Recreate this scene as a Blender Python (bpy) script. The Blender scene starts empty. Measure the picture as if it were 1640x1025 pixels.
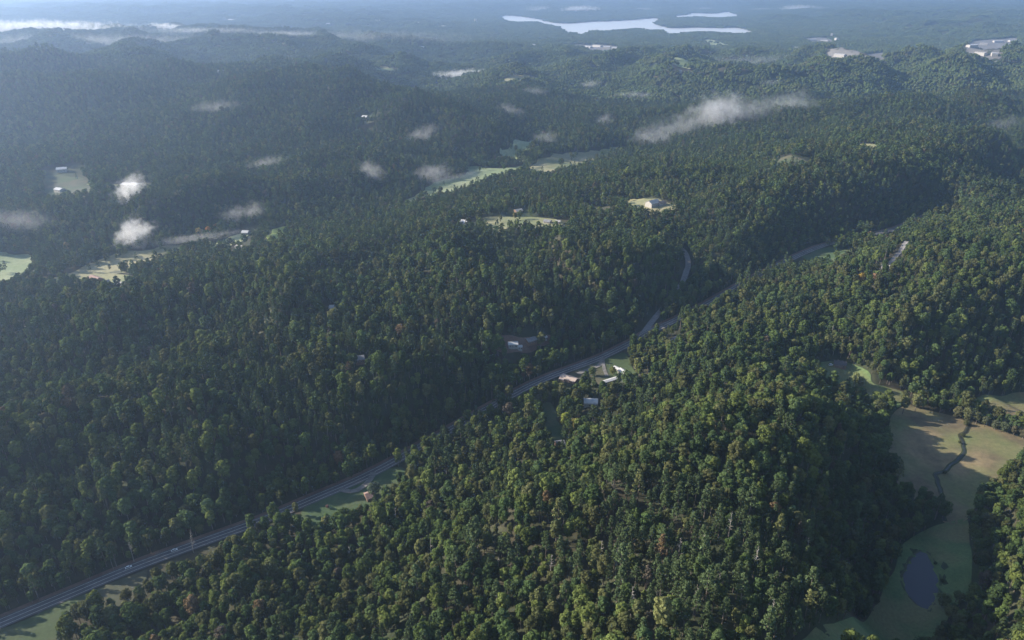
import bpy, bmesh, math, random
import numpy as np
from mathutils import Vector, geometry
R = math.radians
rng = np.random.default_rng(7)
random.seed(7)
scene = bpy.context.scene
COL = scene.collection

# ---------------------------------------------------------------- camera, light, exposure
CAM_H = 400.0
F_PX = 1171.0                       # focal length in pixels of the 1640 px wide photograph
PITCH = math.atan((512.5 + 35) / F_PX)
cam_d = bpy.data.cameras.new('camera')
cam = bpy.data.objects.new('camera', cam_d); COL.objects.link(cam)
cam.location = (0, 0, CAM_H); cam.rotation_euler = (math.pi / 2 - PITCH, 0, 0)
cam_d.sensor_width = 36; cam_d.lens = F_PX / 1640 * 36
cam_d.clip_start = 1; cam_d.clip_end = 60000
scene.camera = cam
SUN_AZ = R(-79)                     # clockwise from +Y (the view direction)
SUN_EL = R(24)
world = bpy.data.worlds.new('World'); scene.world = world; world.use_nodes = True
wn = world.node_tree.nodes; wl = world.node_tree.links
bgn = wn.get('Background') or wn.new('ShaderNodeBackground')
sky = wn.new('ShaderNodeTexSky'); sky.sky_type = 'NISHITA'; sky.sun_disc = False
sky.sun_elevation = SUN_EL; sky.sun_rotation = SUN_AZ; sky.altitude = 500
sky.air_density = 1.0; sky.dust_density = 1.0
wl.new(sky.outputs[0], bgn.inputs[0]); bgn.inputs[1].default_value = 0.095
sun_d = bpy.data.lights.new('sun', 'SUN'); sun_d.energy = 5.0; sun_d.angle = R(0.6); sun_d.color = (1.0, 0.90, 0.75)
sun = bpy.data.objects.new('sun', sun_d); COL.objects.link(sun)
sv = Vector((math.sin(SUN_AZ) * math.cos(SUN_EL), math.cos(SUN_AZ) * math.cos(SUN_EL), math.sin(SUN_EL)))
sun.rotation_euler = sv.to_track_quat('Z', 'Y').to_euler(); sun.location = sv * 1000
scene.view_settings.view_transform = 'Standard'; scene.view_settings.look = 'None'
scene.view_settings.exposure = 1.2; scene.view_settings.gamma = 1.0
scene.cycles.max_bounces = 4; scene.cycles.diffuse_bounces = 2; scene.cycles.glossy_bounces = 2
scene.cycles.transmission_bounces = 2; scene.cycles.volume_bounces = 1; scene.cycles.transparent_max_bounces = 12
scene.cycles.use_denoising = True
HAZE_DENSITY = 1.03e-4
HAZE_COLOR = (0.46, 0.65, 1.0)

# ---------------------------------------------------------------- helpers
def tag(o, label=None, cat=None, group=None, kind=None):
    if label: o['label'] = label
    if cat: o['category'] = cat
    if group: o['group'] = group
    if kind: o['kind'] = kind
    return o
def empty(name, loc, rz=0.0):
    o = bpy.data.objects.new(name, None); COL.objects.link(o)
    o.location = loc; o.rotation_euler = (0, 0, rz); o.empty_display_size = 1
    return o
def link_mesh(name, me, mats, parent=None):
    o = bpy.data.objects.new(name, me); COL.objects.link(o)
    if not isinstance(mats, (list, tuple)): mats = [mats]
    if not me.materials:
        for m in mats: me.materials.append(m)
    if parent: o.parent = parent
    return o
def mesh_from(name, V, Fc, smooth=False):
    me = bpy.data.meshes.new(name)
    me.from_pydata([tuple(v) for v in V] if not isinstance(V, np.ndarray) else V.tolist(), [], Fc if isinstance(Fc, list) else Fc.tolist())
    if smooth: me.polygons.foreach_set('use_smooth', [True] * len(me.polygons))
    me.update()
    return me

def hash2(ix, iy, seed):
    n = (ix.astype(np.int64) * 374761393 + iy.astype(np.int64) * 668265263 + seed * 974634777) & 0xffffffff
    n = ((n ^ (n >> 13)) * 1274126177) & 0xffffffff
    return ((n ^ (n >> 16)) & 0xffff) / 65535.0
def perlin(x, y, seed=0):
    ix = np.floor(x); iy = np.floor(y); fx = x - ix; fy = y - iy
    u = fx * fx * fx * (fx * (fx * 6 - 15) + 10); v = fy * fy * fy * (fy * (fy * 6 - 15) + 10)
    def g(dx, dy):
        a = hash2(ix + dx, iy + dy, seed) * 2 * math.pi
        return np.cos(a) * (fx - dx) + np.sin(a) * (fy - dy)
    a = g(0, 0); b = g(1, 0); c = g(0, 1); d = g(1, 1)
    return ((a + (b - a) * u) * (1 - v) + (c + (d - c) * u) * v) * 1.4
def fbm(x, y, seed=0, oct=4, gain=0.5):
    s = np.zeros_like(x); a = 1.0
    for k in range(oct):
        s = s + a * perlin(x * 2 ** k + 13.7 * k, y * 2 ** k - 7.1 * k, seed + k); a *= gain
    return s
def ridged(x, y, seed=0, oct=4):
    s = np.zeros_like(x); a = 1.0; w = 1.0
    for k in range(oct):
        n = 1 - np.abs(perlin(x * 2 ** k + 5.3 * k, y * 2 ** k + 3.9 * k, seed + k)) * 1.6
        s = s + a * w * n; w = np.clip(n, 0, 1); a *= 0.5
    return s - 1.0

cP, sP = math.cos(PITCH), math.sin(PITCH)
def ray(px, py):
    x = (px - 820) / F_PX; u = -(py - 512.5) / F_PX
    return np.array([x, cP + u * sP, -sP + u * cP])
def unproj(px, py, z):
    d = ray(px, py); t = (CAM_H - z) / -d[2]
    return d[0] * t, d[1] * t
def project(x, y, z):
    zz = z - CAM_H; dep = y * cP - zz * sP; up = y * sP + zz * cP
    return 820 + F_PX * x / dep, 512.5 - F_PX * up / dep, dep

# ---------------------------------------------------------------- terrain from control points (photo px, py, ground z, relief noise)
C = []
def cp(pts, n=1.0, dens=2):
    for i in range(len(pts)):
        C.append((*unproj(*pts[i]), pts[i][2], n))
        if i + 1 < len(pts):
            a = np.array(unproj(*pts[i])); b = np.array(unproj(*pts[i + 1]))
            for k in range(1, dens):
                f = k / dens; p = a * (1 - f) + b * f
                C.append((p[0], p[1], pts[i][2] * (1 - f) + pts[i + 1][2] * f, n))
def cr(pts, n=1.0, dens=2):          # crest seen over a 14 m canopy: photo point lies on the canopy
    out = []
    for px, py, z in pts:
        C_ = unproj(px, py, z + 17); out.append((C_[0], C_[1], z))
    for i, p in enumerate(out):
        C.append((*p, n))
        if i + 1 < len(out):
            q = out[i + 1]
            for k in range(1, dens):
                f = k / dens; C.append((p[0] * (1 - f) + q[0] * f, p[1] * (1 - f) + q[1] * f, p[2] * (1 - f) + q[2] * f, n))
HW = [(-160, 1065, 0), (-60, 1025, 0), (0, 1000, 0), (105, 956, 0), (210, 912, 0), (315, 873, 0), (420, 835, 0), (510, 797, 1), (600, 757, 2), (700, 702, 2),
      (820, 634, 3), (880, 605, 4), (960, 575, 5), (1015, 548, 7), (1040, 533, 8), (1075, 517, 9), (1125, 492, 11), (1200, 450, 14), (1300, 401, 18), (1370, 381, 20), (1432, 368, 22), (1500, 340, 25)]
cp(HW, 0.0, 2)
cp([(0, 1060, 0), (110, 1020, 0), (240, 960, 0), (440, 880, 2), (560, 830, 3), (680, 770, 2), (760, 712, 3), (850, 662, 3), (900, 650, 5)], 0.15)
cp([(420, 960, 6), (600, 900, 10), (300, 1060, 5)], 0.5)
cp([(930, 612, 6), (985, 608, 7), (1010, 585, 8), (944, 650, 10), (1090, 545, 12)], 0.0)
# central hill
cr([(700, 1040, 32), (820, 920, 52), (930, 800, 66), (1020, 720, 66), (1130, 660, 60), (1230, 610, 50)], 0.8)
cr([(1080, 1100, 85), (1110, 980, 92), (1170, 850, 92), (1240, 740, 84), (1300, 670, 60), (1330, 625, 28)], 0.5)
cr([(1200, 560, 42), (1130, 590, 38), (1050, 600, 20), (870, 730, 30)], 0.6)
cp([(1400, 1000, -6), (1420, 900, -6), (1440, 800, -6), (1425, 720, -5), (1395, 660, -2), (1340, 610, 6)], 0.0)
cp([(1475, 930, -8), (1475, 880, -8), (1490, 980, -8), (1440, 1040, -8), (1510, 840, -7), (1530, 700, -5), (1500, 760, -6), (1560, 740, -5), (1600, 690, -4),
    (1640, 680, -4), (1600, 650, -3), (1500, 650, -4), (1430, 635, 0), (1345, 592, 8), (1720, 650, -3)], 0.0, 1)
cr([(1600, 1020, 18), (1660, 900, 28), (1640, 800, 18), (1760, 900, 45)], 0.4)
cp([(1560, 960, -3), (1575, 860, -2), (1580, 800, -3)], 0.0, 1)
# hill on the right
cr([(1400, 560, 14), (1450, 520, 30), (1500, 450, 58), (1560, 400, 72), (1640, 375, 80), (1750, 370, 84)], 0.7)
cr([(1640, 540, 20), (1540, 590, 5), (1640, 600, 3), (1380, 500, 34), (1330, 470, 36), (1430, 430, 52), (1480, 385, 64), (1290, 500, 30)], 0.6, 1)
cp([(1440, 488, 40)], 0.2)
cp([(1310, 415, 20), (1370, 405, 26), (1290, 560, 22), (1300, 530, 24)], 0.3, 1)
cr([(1430, 345, 40), (1540, 305, 48), (1480, 320, 45)], 0.4, 1)
cp([(1560, 300, 30), (1620, 265, 35), (1640, 250, 40)], 0.4)
cr([(1640, 310, 60), (1760, 320, 75)], 0.6)
# ridge left of the road
cr([(-140, 910, 18), (0, 860, 18), (120, 816, 19), (240, 776, 20), (360, 734, 22), (480, 688, 24), (600, 642, 26), (720, 600, 28), (790, 578, 26)], 0.4)
cr([(-140, 760, 56), (0, 720, 34), (200, 664, 38), (400, 600, 42), (560, 545, 45), (750, 495, 48), (930, 446, 44), (1050, 402, 52), (1078, 392, 52)], 0.8)
cp([(40, 950, 3), (240, 866, 3), (430, 796, 3), (600, 728, 4), (700, 672, 5), (800, 615, 6)], 0.1, 1)
cp([(822, 560, 24), (855, 553, 25)], 0.0)
cp([(1040, 520, 12), (1078, 470, 20), (1095, 430, 28), (1090, 400, 36)], 0.0)
cr([(1090, 480, 14), (1150, 425, 32), (1230, 375, 42), (1320, 330, 48), (1420, 295, 60)], 0.5)
cr([(0, 640, 40), (60, 600, 36), (170, 570, 40), (250, 600, 48)], 0.7)
cr([(0, 530, 40), (120, 520, 40), (260, 480, 44), (400, 450, 46), (560, 425, 50), (720, 400, 50), (880, 370, 54)], 1.0)
cr([(60, 474, 20), (150, 462, 18), (280, 436, 24), (390, 405, 28), (470, 382, 30), (560, 360, 30), (680, 340, 28), (820, 308, 34), (900, 286, 38), (980, 264, 44)], 0.05)
cp([(745, 360, 50), (815, 358, 52), (880, 358, 54), (1020, 328, 60), (1060, 330, 62)], 0.1, 1)
cr([(1000, 292, 60), (1120, 262, 66), (1250, 240, 76), (1380, 222, 86), (1480, 205, 102), (1570, 198, 108), (1620, 215, 84)], 0.7)
cr([(1200, 320, 60), (1320, 290, 74), (1460, 260, 82), (1560, 248, 76)], 0.7)
# river valley
RV = [(-200, 450, 4), (0, 432, 5), (90, 437, 5), (190, 415, 5), (290, 398, 5), (400, 380, 8), (470, 362, 8), (560, 343, 8), (640, 322, 8), (700, 302, 9), (760, 285, 10), (850, 264, 12), (930, 250, 12), (1000, 238, 14), (1060, 225, 16)]
cp(RV, 0.0, 2)
cp([(825, 232, 15), (860, 226, 16), (840, 240, 14), (60, 385, 8), (140, 400, 8), (330, 365, 10), (600, 312, 10)], 0.1, 1)
# hills beyond the river
cr([(0, 330, 40), (80, 310, 44), (240, 308, 52), (330, 292, 50), (460, 282, 42), (560, 276, 38), (640, 258, 27), (760, 238, 18), (815, 244, 12)], 0.6)
cp([(100, 292, 40), (200, 296, 42)], 0.1)
cr([(-60, 200, 80), (40, 196, 80), (110, 215, 66), (170, 240, 46)], 0.7)
cr([(170, 200, 70), (300, 160, 100), (420, 140, 120), (520, 130, 130), (620, 160, 97), (700, 172, 88), (760, 188, 78), (850, 205, 58), (960, 205, 42)], 0.8)
cp([(400, 235, 50), (600, 220, 55), (700, 225, 40), (250, 250, 45)], 0.5, 1)
cr([(-80, 110, 145), (60, 104, 148), (180, 100, 145), (300, 98, 130), (420, 100, 115), (600, 110, 90)], 0.7)
cr([(620, 92, 90), (760, 108, 80), (700, 130, 50)], 0.6, 1)
cp([(730, 128, 35), (830, 124, 35), (560, 118, 60), (940, 150, 40)], 0.4, 1)
cr([(140, 85, 130), (250, 82, 130), (480, 66, 125), (560, 78, 100), (100, 50, 120), (350, 48, 110), (0, 70, 110)], 0.6, 1)
cp([(250, 50, 60), (60, 45, 60), (450, 58, 60)], 0.2, 1)
cr([(900, 130, 50), (1050, 110, 70), (1200, 100, 75), (1350, 105, 70), (1500, 100, 85), (1640, 95, 80), (1100, 170, 56), (1250, 165, 60), (1400, 160, 66), (1640, 150, 75), (1000, 190, 42), (1600, 185, 55)], 0.8, 1)
cp([(940, 76, 24), (850, 70, 26), (1100, 75, 24), (1300, 66, 26), (1380, 90, 40), (1580, 76, 40), (1000, 60, 14), (880, 55, 14), (1180, 60, 16), (1250, 45, 20)], 0.12, 1)
cp([(820, 33, 10), (930, 45, 10), (1000, 40, 10), (1100, 48, 10), (1200, 50, 10), (1130, 26, 10)], 0.0, 1)
cr([(980, 25, 40), (820, 18, 40), (700, 35, 60), (1260, 22, 60), (1500, 40, 70), (1640, 30, 80), (500, 20, 90), (200, 15, 120)], 0.5, 1)
for x_, y_ in ((-16000, 24000), (0, 26000), (16000, 24000), (-9000, 16000), (9000, 16000), (0, 17000), (-14000, 8000), (14000, 8000), (-1200, 150), (1400, 150), (0, 150), (-5000, 3000), (5000, 3000)):
    C.append((x_, y_, 90 if y_ > 1000 else 30, 1.0))
C = np.array(C, float)
# drop near-duplicates, then solve a linear-kernel RBF
keep = []
for i in range(len(C)):
    if all((C[i, 0] - C[j, 0]) ** 2 + (C[i, 1] - C[j, 1]) ** 2 > 64 for j in keep): keep.append(i)
C = C[keep]
D = np.hypot(C[:, None, 0] - C[None, :, 0], C[:, None, 1] - C[None, :, 1])
wloc = np.hypot(C[:, 0], C[:, 1])
nC = len(C)
sm = np.clip(wloc * 0.02, 4, 120)
K = -np.sqrt(D ** 2 + 15 ** 2)
A_ = np.zeros((nC + 1, nC + 1)); A_[:nC, :nC] = K + np.diag(sm * 0.06); A_[:nC, nC] = 1; A_[nC, :nC] = 1
sol = np.linalg.solve(A_, np.append(C[:, 2], 0))
ROWS, COLS = 540, 520
Y0, Y1, XM, XA = 150.0, 26000.0, 1.0, 320.0
vv = np.linspace(0, 1, ROWS); yy = Y0 * (Y1 / Y0) ** vv
uu = np.linspace(-1, 1, COLS)
GY = np.repeat(yy[:, None], COLS, 1); GX = uu[None, :] * (GY * XM + XA)
GZ = np.zeros_like(GX); GN = np.zeros_like(GX)
for r0 in range(0, ROWS, 20):
    x = GX[r0:r0 + 20].ravel(); y = GY[r0:r0 + 20].ravel()
    d2 = (x[:, None] - C[None, :, 0]) ** 2 + (y[:, None] - C[None, :, 1]) ** 2
    GZ[r0:r0 + 20] = ((-np.sqrt(d2 + 225)) @ sol[:nC] + sol[nC]).reshape(-1, COLS)
    w = 1 / (d2 + 400) ** 2.2
    GN[r0:r0 + 20] = ((w @ C[:, 3]) / w.sum(1)).reshape(-1, COLS)
dist = np.hypot(GX, GY)
far = np.clip((dist - 1300) / 1800, 0, 1)
wx = GX + 60 * fbm(GX / 300, GY / 300, 40, 2); wy = GY + 60 * fbm(GX / 300, GY / 300, 50, 2)
near_n = ridged(wx / 260, wy / 260, 3, 3); near_n = (near_n - near_n.mean()) * 34
far_n = ridged(wx / 680, wy / 680, 9, 4); far_n = (far_n - far_n.mean()) * 105
GZ = GZ + GN * ((1 - far) * near_n + far * far_n) + GN * 2.2 * fbm(GX / 45, GY / 45, 70, 2) * (1 - far)

# lake basin
def poly_px(pts, z): return np.array([unproj(a, b + (3.2 if 40 < b < 70 else 0), z) for a, b in pts])
def inside(poly, x, y):
    r = np.zeros(x.shape, bool); n = len(poly); j = n - 1
    for i in range(n):
        xi, yi = poly[i]; xj, yj = poly[j]
        if yi != yj:
            c = ((yi > y) != (yj > y)) & (x < (xj - xi) * (y - yi) / (yj - yi) + xi); r ^= c
        j = i
    return r
def seg_dist(P, Z, x, y):
    best = np.full(x.shape, 1e9); bz = np.zeros(x.shape)
    for i in range(len(P) - 1):
        d = P[i + 1] - P[i]; t = np.clip(((x - P[i, 0]) * d[0] + (y - P[i, 1]) * d[1]) / (d @ d), 0, 1)
        q = np.hypot(x - P[i, 0] - t * d[0], y - P[i, 1] - t * d[1]); k = q < best; best = np.where(k, q, best); bz = np.where(k, Z[i] + t * (Z[i + 1] - Z[i]), bz)
    return best, bz
LZ = 10.0
lake1 = poly_px([(800, 30), (808, 25), (838, 27), (862, 31), (880, 35), (905, 38), (950, 35), (1000, 33), (1050, 29), (1058, 34), (1048, 38), (1075, 42), (1120, 41), (1150, 42),
                 (1185, 42), (1212, 50), (1190, 54), (1150, 52), (1120, 50), (1100, 52), (1063, 55), (1062, 48), (1020, 45), (985, 48), (945, 50), (932, 54), (931, 61), (926, 53), (905, 50), (893, 42), (860, 38), (820, 37)], LZ)
lake2 = poly_px([(1078, 26), (1095, 24), (1110, 21), (1140, 22), (1165, 19), (1180, 24), (1188, 27), (1150, 31), (1115, 29), (1085, 30)], LZ)
m_l = inside(lake1, GX, GY) | inside(lake2, GX, GY)
lake_near = (GY > 5200) & (GY < 12500) & (np.abs(GX) < 4500)
_sh, _ = seg_dist(np.concatenate([lake1, lake1[:1]]), np.zeros(len(lake1) + 1), GX, GY); _s2, _ = seg_dist(np.concatenate([lake2, lake2[:1]]), np.zeros(len(lake2) + 1), GX, GY); _sh = np.minimum(_sh, _s2)
_k = np.clip(_sh / np.where(GY > GX * 0 + 7500, 900, 1500), 0, 1) ** 1.3; GZ = np.where(lake_near, LZ + 2 + (GZ - LZ - 2) * _k, GZ)
GZ = np.where(lake_near & ~m_l, np.maximum(GZ, LZ + 2), GZ)
GZ = np.where(m_l, LZ - 4, GZ)
# pond basin
pond_px = [(1462, 892), (1472, 884), (1484, 886), (1494, 896), (1502, 915), (1505, 935), (1500, 958), (1490, 978), (1478, 974), (1464, 962), (1450, 945), (1443, 928), (1450, 912), (1455, 899)]
PZ = -9.0
pond = poly_px(pond_px, PZ)
pc = pond.mean(0); pond_big = pc + (pond - pc) * 1.25
GZ = np.where(inside(pond_big, GX, GY), np.minimum(GZ, PZ + 0.6), GZ)
GZ = np.where(inside(pond, GX, GY), PZ - 1.5, GZ)
GZ = np.maximum(GZ, -14)

# the highway bed is graded level across and smooth along its length
_hw = np.array([unproj(*p) for p in HW]); _hz = np.array([p[2] for p in HW], float)
_r = GY < 2500; _d, _z = seg_dist(_hw, _hz, GX[_r], GY[_r]); _w = np.clip((_d - 17) / 45, 0, 1); _w = _w * _w * (3 - 2 * _w)
GZ[_r] = _z * (1 - _w) + GZ[_r] * _w

def H(x, y):
    x = np.asarray(x, float); y = np.asarray(y, float)
    fv = np.clip(np.log(np.maximum(y, Y0) / Y0) / math.log(Y1 / Y0), 0, 0.99999) * (ROWS - 1)
    iv = fv.astype(int); ty = (np.maximum(y, Y0) - yy[iv]) / (yy[iv + 1] - yy[iv])
    def rowz(r):
        fu = np.clip((x / (yy[r] * XM + XA) + 1) / 2, 0, 0.99999) * (COLS - 1); iu = fu.astype(int); t = fu - iu
        return GZ[r, iu] * (1 - t) + GZ[r, iu + 1] * t
    return rowz(iv) * (1 - ty) + rowz(iv + 1) * ty
TT = 180 * (26000 / 180) ** np.linspace(0, 1, 3000)
def ground(px, py, up=0.0):
    d = ray(px, py); P = d[None, :] * TT[:, None]
    below = (P[:, 2] + CAM_H) < H(P[:, 0], P[:, 1]) + up
    k = int(np.argmax(below)) if below.any() else len(TT) - 1
    t0, t1 = TT[max(k - 1, 0)], TT[k]
    for _ in range(12):
        tm = (t0 + t1) / 2; p = d * tm
        if p[2] + CAM_H < H(p[0], p[1]) + up: t1 = tm
        else: t0 = tm
    p = d * t1
    return np.array([p[0], p[1], float(H(p[0], p[1]))])
def gpoly(pts): return np.array([ground(a, b)[:2] for a, b in pts])

# ---------------------------------------------------------------- materials
def new_mat(name):
    m = bpy.data.materials.new(name); m.use_nodes = True
    nt = m.node_tree; nt.nodes.clear()
    out = nt.nodes.new('ShaderNodeOutputMaterial')
    return m, nt, out
def N(nt, t, **kw):
    n = nt.nodes.new(t)
    for k, v in kw.items(): setattr(n, k, v)
    return n
def noise_mat(name, c1, c2, scale, rough=0.9, c3=None, scale3=None, bump=0.0, lo=0.35, hi=0.65, metal=0.0, spec=0.3):
    m, nt, out = new_mat(name); L = nt.links
    b = N(nt, 'ShaderNodeBsdfPrincipled'); b.inputs['Roughness'].default_value = rough; b.inputs['Metallic'].default_value = metal
    b.inputs['Specular IOR Level'].default_value = spec
    g = N(nt, 'ShaderNodeNewGeometry'); t = N(nt, 'ShaderNodeTexNoise'); t.inputs['Scale'].default_value = scale; t.inputs['Detail'].default_value = 6
    L.new(g.outputs['Position'], t.inputs['Vector'])
    r = N(nt, 'ShaderNodeMapRange'); r.inputs[1].default_value = lo; r.inputs[2].default_value = hi; L.new(t.outputs[0], r.inputs[0])
    mx = N(nt, 'ShaderNodeMix', data_type='RGBA'); L.new(r.outputs[0], mx.inputs[0])
    mx.inputs[6].default_value = (*c1, 1); mx.inputs[7].default_value = (*c2, 1); col = mx.outputs[2]
    if c3:
        t3 = N(nt, 'ShaderNodeTexNoise'); t3.inputs['Scale'].default_value = scale3; t3.inputs['Detail'].default_value = 4
        L.new(g.outputs['Position'], t3.inputs['Vector'])
        r3 = N(nt, 'ShaderNodeMapRange'); r3.inputs[1].default_value = 0.45; r3.inputs[2].default_value = 0.62; L.new(t3.outputs[0], r3.inputs[0])
        m3 = N(nt, 'ShaderNodeMix', data_type='RGBA'); L.new(r3.outputs[0], m3.inputs[0]); L.new(col, m3.inputs[6]); m3.inputs[7].default_value = (*c3, 1); col = m3.outputs[2]
    tg = N(nt, 'ShaderNodeTexNoise'); tg.inputs['Scale'].default_value = max(scale * 7, 0.25); tg.inputs['Detail'].default_value = 5; tg.inputs['Roughness'].default_value = 0.7; L.new(g.outputs['Position'], tg.inputs['Vector'])
    rg = N(nt, 'ShaderNodeMapRange'); rg.inputs[1].default_value = 0.3; rg.inputs[2].default_value = 0.7; rg.inputs[3].default_value = 0.78; rg.inputs[4].default_value = 1.22; L.new(tg.outputs[0], rg.inputs[0])
    vg = N(nt, 'ShaderNodeVectorMath', operation='SCALE'); L.new(col, vg.inputs[0]); L.new(rg.outputs[0], vg.inputs['Scale']); col = vg.outputs[0]
    L.new(col, b.inputs['Base Color'])
    if bump:
        bp = N(nt, 'ShaderNodeBump'); bp.inputs['Strength'].default_value = 1; bp.inputs['Distance'].default_value = bump
        L.new(t.outputs[0], bp.inputs['Height']); L.new(bp.outputs[0], b.inputs['Normal'])
    L.new(b.outputs[0], out.inputs[0])
    return m
def foliage_mat(name, trans=0.25):
    m, nt, out = new_mat(name); L = nt.links
    a = N(nt, 'ShaderNodeAttribute', attribute_type='INSTANCER', attribute_name='tint')
    at = N(nt, 'ShaderNodeAttribute', attribute_type='GEOMETRY', attribute_name='shade')
    mr = N(nt, 'ShaderNodeMapRange'); mr.inputs[1].default_value = 0; mr.inputs[2].default_value = 1; mr.inputs[3].default_value = 0.65; mr.inputs[4].default_value = 1.35
    L.new(at.outputs['Fac'], mr.inputs[0])
    vm = N(nt, 'ShaderNodeVectorMath', operation='SCALE'); L.new(a.outputs['Vector'], vm.inputs[0]); L.new(mr.outputs[0], vm.inputs['Scale'])
    d = N(nt, 'ShaderNodeBsdfDiffuse'); t = N(nt, 'ShaderNodeBsdfTranslucent'); mx = N(nt, 'ShaderNodeMixShader'); mx.inputs[0].default_value = trans
    L.new(vm.outputs[0], d.inputs[0]); L.new(vm.outputs[0], t.inputs[0]); L.new(d.outputs[0], mx.inputs[1]); L.new(t.outputs[0], mx.inputs[2])
    L.new(mx.outputs[0], out.inputs[0])
    return m
def water_mat(name, col, rough, bump, scale):
    m, nt, out = new_mat(name); L = nt.links
    b = N(nt, 'ShaderNodeBsdfPrincipled'); b.inputs['Base Color'].default_value = (*col, 1); b.inputs['Roughness'].default_value = rough; b.inputs['IOR'].default_value = 1.33
    g = N(nt, 'ShaderNodeNewGeometry'); t = N(nt, 'ShaderNodeTexNoise'); t.inputs['Scale'].default_value = scale; L.new(g.outputs['Position'], t.inputs['Vector'])
    bp = N(nt, 'ShaderNodeBump'); bp.inputs['Distance'].default_value = bump; L.new(t.outputs[0], bp.inputs['Height']); L.new(bp.outputs[0], b.inputs['Normal'])
    L.new(b.outputs[0], out.inputs[0])
    return m
M = dict(
    floor=noise_mat('forest floor', (0.035, 0.04, 0.02), (0.06, 0.05, 0.03), 0.05, c3=(0.03, 0.045, 0.018), scale3=0.01),
    grass=noise_mat('meadow grass', (0.055, 0.085, 0.03), (0.09, 0.11, 0.045), 0.04, c3=(0.12, 0.105, 0.055), scale3=0.015, bump=0.1),
    lawn=noise_mat('lawn', (0.07, 0.12, 0.045), (0.11, 0.16, 0.06), 0.06, c3=(0.15, 0.15, 0.07), scale3=0.025, bump=0.1),
    shadelawn=noise_mat('shade-toned lawn', (0.040, 0.075, 0.034), (0.06, 0.095, 0.04), 0.06, c3=(0.075, 0.09, 0.045), scale3=0.03, bump=0.1),  # darker copy of the lawn, roadside shade painted into its colour
    shadegrass=noise_mat('shade-toned rough grass', (0.05, 0.062, 0.036), (0.085, 0.078, 0.048), 0.05, c3=(0.05, 0.075, 0.03), scale3=0.02, bump=0.15),  # rough grass, its tones lowered to paint in the shade on the meadow
    pasture=noise_mat('pasture', (0.11, 0.09, 0.055), (0.19, 0.15, 0.085), 0.035, c3=(0.12, 0.14, 0.055), scale3=0.014, lo=0.4, hi=0.6, bump=0.15),
    fallow=noise_mat('pale pasture', (0.19, 0.19, 0.10), (0.30, 0.27, 0.16), 0.012, c3=(0.14, 0.18, 0.08), scale3=0.007, bump=0.1),
    pale=noise_mat('pale valley grass', (0.20, 0.24, 0.13), (0.28, 0.30, 0.18), 0.012, c3=(0.16, 0.21, 0.10), scale3=0.008, bump=0.1),
    bright=noise_mat('bright grass', (0.18, 0.25, 0.07), (0.25, 0.32, 0.10), 0.02),
    dirt=noise_mat('red dirt', (0.13, 0.08, 0.06), (0.19, 0.13, 0.10), 0.08, bump=0.2),
    gravel=noise_mat('gravel', (0.12, 0.115, 0.11), (0.19, 0.18, 0.17), 0.3, bump=0.05),
    asphalt=noise_mat('asphalt', (0.10, 0.095, 0.10), (0.135, 0.125, 0.13), 0.4, rough=0.85, c3=(0.085, 0.082, 0.085), scale3=0.05),
    oldasphalt=noise_mat('old asphalt', (0.16, 0.155, 0.16), (0.22, 0.21, 0.21), 0.3),
    paint=noise_mat('road paint', (0.42, 0.41, 0.38), (0.58, 0.56, 0.52), 0.8),
    white=noise_mat('white metal roof', (0.40, 0.40, 0.41), (0.52, 0.51, 0.50), 0.5, rough=0.45, spec=0.5),
    offwhite=noise_mat('off white siding', (0.34, 0.32, 0.30), (0.42, 0.40, 0.37), 0.6),
    tan=noise_mat('tan shingle', (0.34, 0.27, 0.23), (0.44, 0.36, 0.32), 0.8),
    greyroof=noise_mat('grey shingle', (0.16, 0.16, 0.17), (0.24, 0.24, 0.25), 0.8),
    darkroof=noise_mat('dark shingle', (0.07, 0.065, 0.07), (0.11, 0.10, 0.10), 0.8),
    redroof=noise_mat('red metal roof', (0.40, 0.05, 0.05), (0.55, 0.09, 0.08), 0.6, rough=0.5),
    rust=noise_mat('rusty roof', (0.24, 0.15, 0.13), (0.33, 0.24, 0.21), 0.5),
    brick=noise_mat('brown wall', (0.18, 0.11, 0.08), (0.26, 0.17, 0.12), 1.0),
    glass=noise_mat('window glass', (0.02, 0.025, 0.03), (0.05, 0.055, 0.06), 0.5, rough=0.1, spec=0.6),
    dooru=noise_mat('door paint', (0.10, 0.08, 0.07), (0.16, 0.12, 0.10), 1.0),
    carpaint=noise_mat('white car paint', (0.75, 0.75, 0.75), (0.85, 0.85, 0.84), 1.0, rough=0.25, spec=0.6),
    tyre=noise_mat('tyre rubber', (0.015, 0.015, 0.015), (0.03, 0.03, 0.03), 2.0),
    bark=noise_mat('bark', (0.08, 0.065, 0.055), (0.22, 0.19, 0.165), 0.15),
    leaf=foliage_mat('broad leaves'), needle=foliage_mat('pine needles', 0.1),
    pond=water_mat('pond water', (0.055, 0.058, 0.075), 0.08, 0.02, 0.6),
    lake=water_mat('lake water', (0.60, 0.60, 0.62), 0.25, 0.05, 0.05),  # pale base colour paints in the bright sky reflected by the water
    stream=water_mat('stream water', (0.03, 0.035, 0.03), 0.15, 0.02, 0.6),
)

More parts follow.
